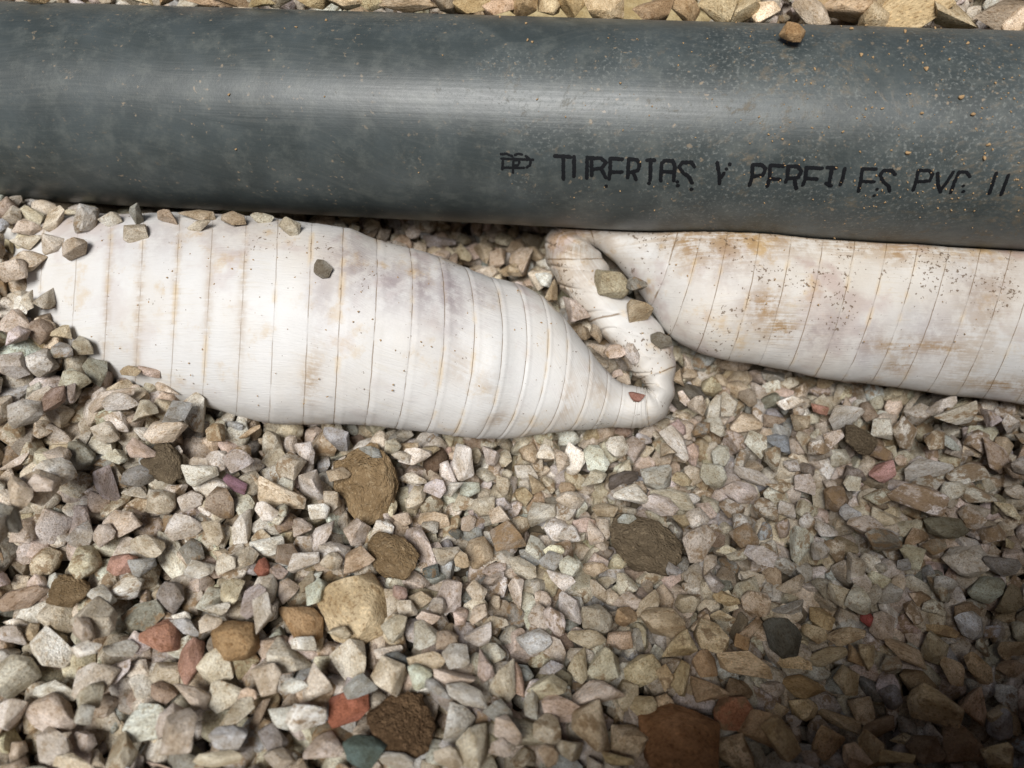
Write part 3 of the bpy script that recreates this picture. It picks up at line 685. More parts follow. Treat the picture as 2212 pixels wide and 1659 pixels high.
# ------------------------------------------------------------------ stones measured one by one
# per sheet: origin and scale of the enlarged view; then  x y length width angle colour(+* soiled)
SHEET = {'A': (0, 1512, 2.1944), 'B': (1008, 1512, 2.1944), 'C': (2016, 1512, 2.1944), 'D': (3024, 1512, 2.1944),
         'E': (0, 2268, 2.1944), 'F': (1008, 2268, 2.1944), 'G': (2016, 2268, 2.1944), 'H': (3024, 2268, 2.1944),
         'I': (0, 756, 2.1944), 'J': (2016, 900, 2.1944), 'K': (1512, 800, 4.389), 'L': (2016, 0, 1.0972), 'M': (0, 0, 1.0972)}
TRACE = {
'A': '''330 110 260 180 -50 t,215 240 280 220 -30 g,480 150 300 160 -70 n,600 80 170 90 80 v,860 20 420 150 -25 t,1040 140 280 160 -10 g,
1180 190 230 220 60 t,1360 170 190 190 80 t,1620 170 330 280 -60 g,1470 40 220 90 25 t,940 250 250 170 25 w,660 330 300 250 20 t,910 410 280 190 15 t,
1180 350 270 140 -35 w,1420 380 350 220 -30 t,1660 390 270 200 -50 b,1830 310 180 130 90 g,1960 285 170 70 10 b,1880 420 200 180 -60 o*,1990 510 230 220 90 t*,
2120 360 200 60 -30 o,270 500 350 190 5 y,370 330 160 130 80 g,630 590 260 220 45 d,520 660 220 190 60 t,930 570 210 140 10 w,1190 540 280 160 20 t,
1600 540 340 140 10 t,1080 690 160 150 0 o,1880 670 190 190 60 t,1730 800 300 190 5 g,2110 720 220 200 0 g,150 690 280 80 -35 t,
310 890 380 300 -60 t,590 860 350 280 0 w,850 820 330 220 70 d,1170 800 270 180 -10 d,1160 920 230 120 0 g,1570 960 210 190 -60 g,1380 1010 260 250 30 t,
1930 1020 270 240 30 n,1060 1190 400 240 10 p,510 1160 280 220 70 t,730 1110 250 150 10 t,200 1290 320 220 65 t,460 1390 300 230 40 d,700 1300 240 220 90 g,
890 1310 200 200 0 t,1600 1210 300 230 -20 g,1840 1270 240 170 40 t,2110 1230 320 170 -75 w,1260 1400 350 180 15 t,1890 1430 190 90 0 o,1950 1560 180 180 0 t,
2120 1500 200 170 -50 p,1230 1590 220 160 0 b,450 1530 280 260 60 g,190 1560 400 220 -5 g,1730 1620 310 170 0 g,1660 1450 240 160 60 d,50 1010 200 160 70 t''',
'B': '''90 430 220 180 80 t,150 640 200 110 -30 t,280 700 240 240 40 t,430 600 200 150 70 g,540 460 240 220 -40 t*,740 470 240 180 80 b,930 460 190 160 0 g,
1080 500 180 150 80 t,1180 540 150 130 -60 t,1370 600 270 190 -35 w,1790 660 320 200 75 g,720 630 210 150 -10 g,710 780 200 140 5 o,470 890 240 230 50 g,
200 1000 420 210 30 y,650 1000 180 150 60 p,550 1100 180 170 50 w,1350 820 240 100 5 g,1650 780 200 120 75 w,1560 840 110 90 0 o,1800 1040 190 140 0 t,
1560 950 160 160 45 g,1390 980 230 130 -65 t,1510 1130 270 180 0 o,1500 1240 170 100 -5 g,2130 870 170 120 60 o,2030 610 190 140 70 g,2150 580 170 110 80 t,
890 1270 220 220 60 t,1090 1260 180 170 0 w,560 1320 300 140 -60 g,370 1240 230 190 40 t,100 1400 270 160 -10 w,1430 1420 400 190 60 g,1650 1490 220 160 0 t,
1920 1460 270 230 -60 o,1790 1560 130 130 0 o,2180 1320 290 260 0 n*,850 1530 250 220 -40 o,680 1460 260 180 10 g,650 1530 170 150 0 y,420 1540 260 150 -15 w,
250 1450 250 180 25 n,180 1620 150 130 0 t,1310 430 230 80 5 o,1470 465 240 90 -10 o,1780 470 200 90 20 o,1510 1620 130 110 0 k,1970 1050 180 180 20 t,
2100 1130 170 150 0 t,2130 1010 150 120 20 g,1830 1200 150 120 -50 t,990 580 220 90 15 b,1720 1290 110 80 0 k,300 530 180 120 80 g,260 890 170 150 40 g,1250 620 150 90 -10 g,1700 900 190 90 -40 g''',
'C': '''150 550 180 170 40 o,350 490 170 140 0 t,310 570 150 130 20 t,530 640 270 200 75 w,740 640 240 230 30 g,910 540 170 170 0 g,1080 470 210 190 70 t,
130 700 220 140 15 g,280 690 150 130 40 w,390 720 200 130 60 t,490 840 160 150 40 o,1430 520 300 150 65 g,1320 570 180 130 60 o,1600 560 190 150 80 p,
1440 380 170 100 50 m,1330 270 150 120 0 t,1620 180 160 160 -40 t,1780 150 230 110 -50 g,1870 180 210 140 -75 t,1530 300 250 130 50 t,1770 340 220 150 60 g,
2020 340 240 160 10 y,2110 520 220 200 50 g,1640 400 180 120 -40 d*,1250 800 260 200 0 g,1310 730 170 130 20 g,1040 960 290 200 15 w,700 810 220 130 -30 g,
1400 980 380 130 20 y,1270 1080 280 150 25 g,1740 780 230 190 40 g,1590 750 190 180 -50 t,1470 820 160 110 20 o,1960 930 280 170 20 g,2070 790 300 130 35 g,
1800 620 190 150 -60 g,1990 640 180 120 -60 g,260 1130 230 220 0 g,500 1000 240 140 5 t,190 880 180 130 30 o,110 930 180 160 0 o,390 1230 200 180 60 g,
500 1310 180 150 20 w,630 1220 210 110 -5 p,790 1240 200 110 60 t,790 1090 210 110 5 o,990 1160 150 90 0 b,1550 1460 300 230 -70 t,1400 1610 130 100 20 b,
1590 1170 200 150 -20 g,1670 1080 180 130 30 p,1740 990 180 160 50 t,1900 1080 200 190 0 g*,2000 1340 250 220 30 n*,1750 1340 180 130 10 n,1850 1440 170 80 0 t,
1960 1480 190 90 -10 t,1710 1570 180 130 -70 t,2030 1580 240 180 10 g,340 1550 220 160 -10 b,190 1420 250 180 80 g,460 1420 260 180 30 t*,360 1440 170 90 0 y,
510 1580 180 170 60 g,710 1630 200 110 -10 o,930 1490 180 120 -10 y,740 1530 170 140 0 t,90 1590 300 130 40 y,1560 940 170 110 10 g,1640 1290 140 120 90 w,
2000 1200 200 160 20 g,1720 30 180 150 70 o,1920 20 180 130 20 o,2090 30 160 150 30 n,1490 120 150 80 25 w,700 1310 190 150 40 t,1460 1170 170 110 30 o''',
'D': '''200 160 230 110 -10 w,330 140 150 110 80 g,500 120 210 130 25 t,670 100 190 130 80 p,450 210 150 80 20 r,100 270 210 120 -10 n,280 320 170 140 45 o,
680 260 260 180 -15 g,860 240 160 130 90 n,1100 230 220 150 -20 t,1280 200 210 200 60 g,1010 370 190 190 30 g,1200 420 260 180 80 g*,1490 210 260 110 -25 g,
1450 410 330 150 -5 g,1770 200 260 110 5 g,1670 290 280 130 25 n*,1740 450 190 180 50 g,1920 300 170 140 30 g,1900 420 190 180 -60 g*,2100 340 190 160 0 g,
1930 620 300 200 55 t,2110 530 220 140 -75 o,570 470 170 130 -20 w,430 540 170 150 60 g*,320 500 190 110 80 t,60 650 200 160 80 t,
210 710 130 130 30 g,600 620 190 150 20 g,320 870 190 190 30 g,100 900 220 90 -5 t,590 850 170 150 0 p,740 830 150 150 40 g,600 990 220 200 0 n*,
790 760 180 140 20 d,360 1030 150 150 0 t,180 1070 180 130 40 g,320 1200 150 110 -80 g,560 1190 200 160 50 g,720 1110 160 150 0 b,980 970 260 140 -10 g*,
1110 1100 240 170 10 y,1290 980 430 250 30 g*,1400 720 350 160 0 g,1400 850 180 170 -30 g,1730 790 360 170 -5 g*,1840 960 300 170 20 g*,2060 820 210 150 20 g,
2150 740 180 180 40 n,1290 1310 280 130 -5 o*,840 1230 330 170 -5 t,870 1440 340 170 20 d*,1050 1340 200 160 30 g,1760 1150 200 160 60 g,
2010 1560 280 170 10 d,2160 1490 180 170 45 p,290 1400 280 180 -75 g,440 1450 180 160 -60 g,600 1430 200 170 60 t*,740 1540 120 110 0 b,1160 1550 140 110 20 b,
1250 1500 200 180 80 y,120 1560 230 130 10 g,1940 1300 200 200 30 t*,2150 960 200 130 20 t,2130 1050 220 90 40 y,2110 1350 130 80 20 o,1450 1400 190 130 -10 n*,1580 510 190 90 25 b,1050 550 170 140 20 n*,1370 560 190 150 -30 t*''',
'E': '''190 170 420 190 -30 o,1070 100 330 200 -25 w,1460 160 280 240 60 d,1745 120 300 280 60 g,2010 130 240 200 -70 y,2170 220 330 200 -60 g,
820 380 340 330 60 t,1160 310 330 250 -35 d,870 180 260 170 20 g,720 470 260 160 80 t,150 410 280 90 0 w,1870 800 310 280 80 y,1430 840 260 230 0 y,
450 640 360 320 75 w,790 640 250 140 -10 w,1040 620 270 160 20 g,1200 590 200 200 40 w,820 890 370 290 -50 g,140 870 370 350 0 t,500 990 380 160 10 w,
440 1190 480 340 10 p,90 1190 280 230 -60 w,480 1470 400 270 20 g,1130 1210 440 330 -20 g,910 1060 220 200 -60 t,1640 1040 330 190 10 t,1940 1010 280 270 -40 t,
2040 1190 330 180 -30 t,1460 1300 370 240 -60 t,1690 1370 370 340 -70 t,1960 1400 300 200 10 b,1050 1520 280 260 -60 t,730 1430 200 150 75 g,60 1510 200 200 40 y,
1880 1580 420 130 -5 y,2140 1040 160 130 0 y,1250 1620 260 80 0 p,740 1200 180 180 -45 g,1540 340 170 120 20 w,1820 400 180 140 -20 t,1880 280 200 110 -15 g,1590 430 270 110 20 b,
260 500 180 150 -60 o,100 500 250 180 10 g,1200 800 180 150 0 t,1050 800 170 220 70 g,1400 1000 220 160 30 n,640 1610 300 120 10 y''',
'F': '''510 140 280 220 80 g,260 120 210 180 80 t,60 160 350 200 -70 g,120 360 330 170 85 g,410 600 230 160 25 w,290 730 380 320 15 t,820 740 360 300 70 g,
1170 850 330 320 50 t,1210 450 250 230 -60 t,1440 510 250 240 50 g,1480 360 180 150 0 t,1300 280 190 170 30 t,1400 150 200 150 -10 o,1680 160 300 260 80 g,
1900 130 200 160 20 t,1770 320 210 150 -35 p,1650 550 220 160 -10 n,1920 510 260 170 -20 g,2060 370 240 110 -8 t,1930 330 200 140 -70 y,1470 740 300 200 20 o,
1730 710 220 190 0 g,1710 880 390 180 -10 t,1820 1030 420 180 5 g,1400 870 220 200 30 g,1230 710 230 120 30 k,890 950 270 170 -20 b,520 950 330 270 -60 t,
90 890 330 250 80 y,330 950 230 120 0 w,440 1220 330 250 15 w,580 1520 360 270 -50 t,200 1590 270 190 0 t,140 1400 290 200 30 d,430 1490 200 170 -30 t,
1700 1290 360 320 -40 g,1900 1470 380 280 -60 y,1660 1570 250 180 10 y,1200 1600 330 140 10 g,2090 1180 260 180 5 d,2130 920 330 260 80 y,2130 1490 190 150 25 t,
1960 770 260 160 70 p,1570 980 250 140 25 b,560 750 150 130 -70 y,2180 1340 280 190 40 t,2050 660 240 140 40 g,730 480 220 120 20 y,1130 640 260 120 5 t,1240 140 150 120 40 m,1580 260 190 150 -40 g,40 1180 250 120 -70 n,240 1200 260 190 10 g''',
'G': '''370 380 290 160 70 w,230 370 220 160 80 t,40 150 260 130 85 t,410 90 240 140 10 w,760 140 230 100 50 t,960 70 200 180 60 w,1010 220 260 150 0 g,
960 370 190 180 10 o,1170 260 280 130 -60 t,1320 190 220 140 80 p,1300 400 370 230 15 t,720 370 260 240 60 g,500 280 280 180 60 g,650 530 310 150 0 y,
930 550 210 150 15 t,360 620 260 170 60 t,560 790 270 190 80 t,800 790 270 250 -45 g,1110 830 330 240 -20 t,1430 660 270 210 -60 y,1720 530 280 230 30 t,
1660 740 220 180 70 o,300 950 320 190 -20 y,700 1030 510 240 15 g,990 1010 250 220 60 g,440 1160 360 210 15 p,310 1330 250 230 40 t,720 1340 420 300 60 t,
1000 1390 330 300 -50 t,1660 980 350 240 60 t,2010 770 440 220 12 t,1920 1220 330 300 20 r,1940 1520 330 280 40 t,2160 1350 320 300 20 o,
490 1510 270 240 70 t,110 1590 240 170 -20 y,300 1560 160 150 80 o,1140 1150 220 190 0 t,1310 1110 160 150 0 t,1330 880 200 130 80 t,1470 890 260 150 -65 t,
1940 990 280 180 -20 n,2070 470 300 110 -20 p,1860 190 230 110 5 o,1510 220 200 170 -20 t,340 800 200 120 -10 b,50 900 280 100 85 o,910 1600 260 120 10 o,
170 1110 220 130 90 g,1960 590 150 140 70 o,2110 230 240 220 60 t,1820 350 200 100 10 t,600 680 230 130 10 g,870 190 150 120 40 t,1640 420 180 130 -20 g''',
'H': '''190 80 230 130 15 y,620 140 250 200 60 g,800 200 220 210 30 e,490 100 180 150 60 e,1680 330 230 180 -40 n,2060 200 260 230 0 n,
550 310 220 150 40 o,670 520 310 150 0 t,480 690 370 140 3 t,220 750 280 120 15 t,730 690 220 120 85 o,860 720 220 140 80 t,1010 430 250 200 -50 g,
1180 670 350 160 45 t,1450 620 290 230 30 g,1440 270 180 130 25 w,1490 470 260 110 25 o,1840 800 420 170 50 t,1380 870 270 210 0 n,310 960 330 180 10 o,
700 890 240 200 70 t,1440 1140 390 330 20 t,1760 1080 360 280 -40 t,810 1170 240 220 60 t,620 1240 360 110 40 t,310 1160 230 170 15 y,110 1410 320 280 60 o,
500 1430 270 200 -40 o,900 1480 260 240 70 o,1120 1590 270 140 -10 o,1650 1500 330 300 40 n,1990 1560 260 200 0 y,1160 1420 180 110 0 y,2110 640 230 160 0 t,
2110 800 230 140 -5 t,730 1560 200 200 80 t,940 1310 320 120 -20 n,1350 1500 280 200 0 n,80 1160 200 130 0 t,1300 190 220 130 0 t*,400 480 200 160 60 t,1250 320 180 120 70 g*,1600 820 230 160 60 t''',
'I': '''250 190 270 180 20 t,110 190 170 130 80 y,230 310 230 130 -15 t,470 240 250 150 -60 y,730 230 260 190 -75 g,960 235 190 140 10 g,1180 200 280 140 0 d,
1440 210 200 120 15 o,1700 215 320 110 5 o,1720 290 250 90 -15 t,2030 240 220 130 0 o,1165 360 250 190 0 t,640 490 240 220 40 t,450 440 200 180 40 t,230 430 280 140 0 t,
240 580 370 200 30 t,110 670 260 240 30 t,90 890 200 190 60 w,385 930 270 170 -85 t,230 950 200 130 70 y,120 1110 240 200 -20 t,330 1170 230 190 55 n,500 1190 180 170 -50 y,
640 1240 240 160 70 t,150 1260 200 190 -50 g,760 1460 240 200 45 d,540 1370 220 140 25 b,330 1460 260 250 -50 g,550 1540 270 190 -15 t,90 1490 240 230 0 g,
1310 1580 190 80 15 t,1200 1630 200 90 0 o,250 810 130 130 50 n,30 420 140 90 60 o,40 290 150 100 50 b,330 125 150 60 0 o,590 145 150 60 0 y,2506 305 190 150 20 t,2262 232 190 90 10 t''',
'J': '''100 320 230 220 -30 o,30 370 130 100 20 o,200 210 170 130 20 o,240 430 200 190 20 t,280 520 140 110 60 w,360 520 270 100 -75 o,530 720 270 190 25 t,
1040 570 180 140 -30 d,1110 710 230 180 10 o,620 900 150 110 60 n,720 910 180 110 70 o,780 1050 240 100 20 p,870 1160 190 120 -20 p,1000 1210 170 100 70 g,
910 1240 90 80 0 t,1450 1130 190 130 -60 o,1570 1130 140 120 50 o,60 120 160 140 30 o,170 90 180 140 -10 n''',
'K': '''330 650 320 230 20 o,880 850 300 200 10 o,950 700 560 200 10 d,1370 880 280 250 80 o,1700 810 380 380 30 o,1960 950 350 300 -70 o,1780 1170 380 200 10 t,
1430 1100 280 170 -10 o,2150 1170 300 240 -20 o,1200 950 250 150 -75 n,1390 640 240 200 0 n''',
'L': '''890 60 100 100 0 y,740 40 100 70 0 o,610 50 110 60 0 n,250 35 90 70 0 o,160 25 90 60 80 t,400 40 110 70 0 y,1090 45 80 70 80 w,1450 45 170 110 0 t,
1560 80 100 70 0 t,1700 55 220 110 10 t,1900 60 190 110 -20 t,2110 70 150 110 0 d,2190 140 110 80 20 w,1350 10 100 60 0 o,990 50 90 70 0 t,40 40 90 70 0 o,1000 0 100 60 0 y,1650 0 120 70 0 g''',
'M': '''580 0 100 30 0 w,730 5 70 40 0 o,860 0 200 30 0 p,1135 10 80 50 0 o,1220 10 110 60 0 d,1350 20 110 50 0 o,1500 20 120 60 0 y,1600 20 100 60 0 t,
1750 25 180 60 0 t,1905 20 90 60 0 d,2050 25 120 60 0 o,2160 40 100 60 0 p,1000 0 100 40 0 n,150 0 90 50 0 o''',
}
# stones one can name: sheet x y length width angle height-share  colour  shape  name  category  label  short name for neighbours
SPEC = [
 ('B', 960, 880, 640, 500, 70, .42, 'TAN', 'soil_clod', 'clod', 'large sandy tan soil clod just below the middle of the white hose', 'large sandy clod'),
 ('B', 1180, 1490, 440, 330, 25, .7, 'TAN', 'soil_clod', 'clod', 'gritty brown egg-shaped lump above the big cream stone', 'gritty brown lump'),
 ('C', 1150, 1390, 600, 420, 25, .5, 'MUD', 'soil_clod', 'clod', 'large muddy grey-brown lump right of centre in the gravel', 'large muddy lump'),
 ('F', 1260, 1300, 600, 590, 20, .55, 'BROWN', 'soil_clod', 'clod', 'large dark brown earthy clod at the bottom beside the green stone', 'dark brown clod'),
 ('A', 1420, 690, 380, 300, 40, .5, 'MUD', 'soil_clod', 'clod', 'dark brown soil-caked three-cornered lump in the left gravel', 'soil-caked lump'),
 ('D', 780, 480, 280, 270, 0, .7, 'MUD', 'soil_clod', 'clod', 'crumbly tan-grey soil lump just below the right arm of the hose', 'crumbly soil lump'),
 ('E', 590, 120, 380, 270, 0, .6, 'TAN', 'soil_clod', 'clod', 'sandy brown lump near the left edge of the gravel', 'sandy brown lump'),
 ('G', 1430, 1430, 660, 520, 20, .55, (.27, .13, .05), 'rock', 'stone', 'large orange-brown rock in the shade at the bottom edge', 'orange-brown rock'),
 ('F', 880, 290, 590, 570, 50, .6, (.52, .42, .26), 'rock', 'stone', 'big cream angular stone, largest pale one in the gravel', 'big cream stone'),
 ('F', 430, 410, 470, 270, 50, .75, (.37, .24, .12), 'stone_chip', 'stone', 'oblong orange-brown stone left of the big cream stone', 'oblong orange-brown stone'),
 ('E', 2000, 540, 440, 380, 30, .7, (.30, .19, .085), 'stone_chip', 'stone', 'big ochre-brown rounded stone right above the upright pink slab', 'ochre-brown stone'),
 ('E', 1640, 740, 380, 190, -80, .8, (.45, .26, .20), 'stone_chip', 'stone', 'upright salmon pink slab below the three-cornered pink stone', 'pink slab'),
 ('E', 1410, 510, 350, 270, 20, .6, (.46, .24, .17), 'stone_chip', 'stone', 'three-cornered salmon pink stone in the lower left gravel', 'three-cornered pink stone'),
 ('F', 800, 1130, 370, 260, -25, .6, (.40, .14, .085), 'stone_chip', 'stone', 'brick-red angular stone touching the dark brown clod', 'brick-red stone'),
 ('F', 920, 1510, 350, 260, 20, .6, (.085, .125, .115), 'stone_chip', 'stone', 'dark green stone at the bottom below the brick-red stone', 'dark green stone'),
 ('A', 1470, 1460, 450, 210, 62, .3, (.74, .73, .62), 'stone_flake', 'stone', 'chalk-white flat flake partly under a tan stone at left', 'chalk-white flake'),
 ('A', 2030, 860, 240, 110, 35, .7, (.26, .14, .19), 'stone_chip', 'stone', 'purple splinter of stone left below the large sandy clod', 'purple splinter'),
 ('G', 190, 560, 280, 200, 0, .55, (.60, .62, .63), 'stone_chip', 'stone', 'bluish-white stone in the lower middle of the gravel', 'bluish-white stone'),
 ('H', 870, 370, 160, 110, 60, .8, (.42, .09, .08), 'pebble', 'stone', 'small bright red pebble in the right-hand gravel', 'bright red pebble'),
 ('D', 980, 760, 210, 160, -15, .8, (.52, .29, .27), 'stone_chip', 'stone', 'rounded rose pink stone in the right-hand gravel', 'rose pink stone'),
 ('H', 140, 530, 320, 270, 70, .6, (.12, .12, .10), 'stone_chip', 'stone', 'dark grey-green rounded stone at the edge of the shade', 'dark grey-green stone'),
 ('H', 1760, 420, 230, 190, 60, .8, (.62, .64, .66), 'stone_chip', 'stone', 'small bluish-white block in the shade near the right edge', 'bluish-white block'),
 ('H', 1890, 110, 340, 200, -20, .6, (.46, .50, .41), 'stone_chip', 'stone', 'pale green rounded stone near the right edge', 'pale green stone'),
 ('B', 1530, 610, 260, 190, -55, .55, (.13, .085, .055), 'stone_chip', 'stone', 'smooth dark brown flint just below the hose', 'dark brown flint'),
 ('B', 1840, 920, 180, 150, -20, .7, (.50, .55, .48), 'stone_chip', 'stone', 'small mint-green stone below the hose, right of the sandy clod', 'mint-green stone'),
 ('I', 2783, 663, 185, 140, 50, .5, (.26, .24, .20), 'pebble', 'stone', 'small grey stone lying alone on the white hose', 'grey stone on the hose'),
 ('J', 860, 460, 310, 240, 30, .8, (.40, .36, .25), 'stone_chip', 'stone', 'olive-grey stone wedged in the pocket of the hose kink', 'olive-grey wedged stone'),
 ('J', 1300, 940, 190, 140, 20, .8, (.24, .23, .20), 'pebble', 'stone', 'small dark grey stone lying on the bent neck of the hose', 'grey stone on the neck'),
 ('J', 1070, 1450, 130, 85, 20, .6, (.36, .17, .13), 'pebble', 'stone', 'small reddish stone lying in the crease of the folded hose', 'reddish crease stone'),
 ('L', 1195, 185, 100, 88, 80, .6, (.48, .31, .15), 'stone_chip', 'stone', 'sandy orange-tan chip lying on top of the grey pipe', 'chip on the pipe'),
 ('L', 1300, 75, 160, 90, 55, .7, (.56, .47, .36), 'stone_chip', 'stone', 'pale wedge-shaped stone leaning on the back of the pipe', 'pale wedge stone'),
 ('C', 960, 820, 270, 120, -20, .7, (.15, .13, .12), 'stone_chip', 'stone', 'dark speckled stone below the tip of the hose fold', 'dark speckled stone'),
 ('A', 1050, 1540, 250, 200, -40, .7, (.50, .29, .23), 'stone_chip', 'stone', 'pale pink stone left of the chalk-white flake', 'pale pink stone'),
 ('D', 100, 500, 230, 150, 40, .6, (.27, .31, .36), 'stone_chip', 'stone', 'blue-grey veined stone below the right arm of the hose', 'blue-grey veined stone'),
 ('J', 1520, 1320, 330, 240, 20, .7, (.13, .12, .10), 'stone_chip', 'stone', 'big dark grey stone right of the tip of the hose fold', 'big dark stone'),
 ('B', 50, 1580, 150, 130, 90, .8, (.40, .15, .10), 'pebble', 'stone', 'small brick-red stone right of the chalk-white flake', 'small brick-red stone'),
 ('D', 1720, 1520, 360, 260, -5, .5, (.54, .50, .43), 'stone_chip', 'stone', 'large pale flat-topped stone near the right edge', 'large pale flat stone'),
 ('D', 1540, 1240, 340, 170, 10, .6, (.20, .19, .135), 'stone_chip', 'stone', 'smooth olive-brown stone left of the large pale flat stone', 'olive-brown stone'),
]
CLODM = {'TAN': M_CLOD_TAN, 'MUD': M_CLOD_MUD, 'BROWN': M_CLOD_BROWN}

def to_px(sh, x, y):
    o = SHEET[sh]
    return (o[0] + x / o[2]) * W0 / 4032, (o[1] + y / o[2]) * W0 / 4032

stones = []        # dict(px,py,L,W,ang,col,soil,...)
for sp in SPEC:
    px, py = to_px(sp[0], sp[1], sp[2]); k = W0 / 4032 / SHEET[sp[0]][2]
    stones.append(dict(px=px, py=py, L=sp[3] * k, W=sp[4] * k, ang=sp[5], th=sp[6], col=sp[7], soil=0.0, spec=sp, code=None, sh=sp[0]))
rest = []
for sh, txt in TRACE.items():
    k = W0 / 4032 / SHEET[sh][2]
    for rec in txt.replace('\n', '').split(','):
        a = rec.split()
        px, py = to_px(sh, float(a[0]), float(a[1]))
        code = a[5][0]
        base = np.array(PAL[code]) * rng.uniform(0.86, 1.13) * (1 + rng.normal(0, 0.025, 3))
        soil = 0.62 if '*' in a[5] else (rng.uniform(0.25, 0.5) if rng.random() < 0.25 else rng.uniform(0, 0.22))
        if px > 1560 and 850 < py < 1330 and code in 'gtw': soil = max(soil, rng.uniform(0.2, 0.6))
        if sh in 'LM': base = base * np.array((1.08, 0.96, 0.76))
        if sh in 'GH': base = base * (1 + (np.array((1.08, 0.95, 0.74)) - 1) * float(sstep(np.array(py), 1180., 1420.)) * float(sstep(np.array(px), 1150., 1450.)))  # stones browner at lower right; the shade's warm cast is put into their colour
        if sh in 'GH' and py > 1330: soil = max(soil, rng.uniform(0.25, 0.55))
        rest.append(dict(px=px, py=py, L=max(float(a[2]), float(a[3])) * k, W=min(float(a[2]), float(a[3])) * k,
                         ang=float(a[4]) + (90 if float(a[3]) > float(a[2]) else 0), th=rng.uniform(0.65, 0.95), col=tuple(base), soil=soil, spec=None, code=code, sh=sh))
rest.sort(key=lambda s: s['py'])
clods = [s for s in stones if isinstance(s['col'], str)]
named = [s for s in stones if not isinstance(s['col'], str)]
order = clods + sorted(named, key=lambda s: s['py']) + sorted(rest, key=lambda s: s['py'])

# ------------------------------------------------------------------ base layer of gravel
merged = []                                    # (proto index, 3x3, location, colour, soil)
def size_at(px, py):
    left = 0.0158
    mid = 0.0125 if py < 1150 else 0.0125 + 0.0035 * min(1, (py - 1150) / 350)
    w = float(sstep(np.array(px), 350.0, 800.0))
    return left * (1 - w) + mid * w
def rand_col():
    c = rng.choice(list('ttttttttttgggggwwyyyodbn'))
    return tuple(np.array(PAL[c]) * rng.uniform(0.82, 1.12) * (1 + rng.normal(0, 0.03, 3)))

def try_fill(x, y, size, q, limit, trmax):
    pi = int(rng.integers(len(PROTO_LO)))
    L = size * rng.uniform(0.85, 1.35); Wd = L * rng.uniform(0.65, 0.95); H = Wd * rng.uniform(0.65, 1.0)
    M = rot_matrix(rng.uniform(0, 6.283), rng.normal(0, 0.6), rng.normal(0, 0.6)) @ np.diag((L, Wd, H))
    P = SMP_LO[pi] @ M.T + (x, y, 0)
    j, i, bot, top = fields(P)
    if len(j) < 4: return False
    ht = HT[j, i]
    if trmax < 1 and np.mean(ht > TT[j, i] - 0.012) > trmax: return False
    z = np.quantile(HB[j, i] - bot, q)
    tt = TT[j, i].mean()
    if z > tt + limit: return False
    P = P + (0, 0, z)
    if axis_dist(P)[0].min() < R_PIPE + 0.0004: return False
    if trmax < 1:
        m = ht > -0.9
        if m.any() and np.quantile((ht - (bot + z))[m], 0.6) > 0.004 and np.mean(m) > trmax: return False
    HB[j, i] = np.maximum(HB[j, i], z + top)
    merged.append((pi, M, np.array((x, y, z)), rand_col(), rng.uniform(0, 0.35) if rng.random() < .7 else 0.55))
    return True

def in_bed(x, y):
    hw = 0.33 + 0.30 * max(0.0, y + 0.2)
    return abs(x) < hw and -0.27 < y < 0.33
def ground_px(x, y):
    return proj((x, y, float(terrain(np.array(x), np.array(y)))))
n1_ = 0
y = -0.28; lim_ = -0.016
while y < 0.33:
    x = -0.50; st = 0.011
    while x < 0.50:
        if in_bed(x, y):
            px, py = ground_px(x, y)
            s = size_at(px, py)
            st = s * 0.78
            keep = 1.0
            if py < 70 and 980 < px < 1580: keep = 0.35
            if rng.random() < keep and try_fill(x + rng.normal(0, st * .25), y + rng.normal(0, st * .25), s * 0.98, 0.6, lim_ + (0.003 if px < 620 else 0.0), 1.0): n1_ += 1
        x += st
    y += 0.0092
    if y >= 0.33 and lim_ < -0.01: y = -0.277; lim_ = -0.0085
print('base stones', n1_)

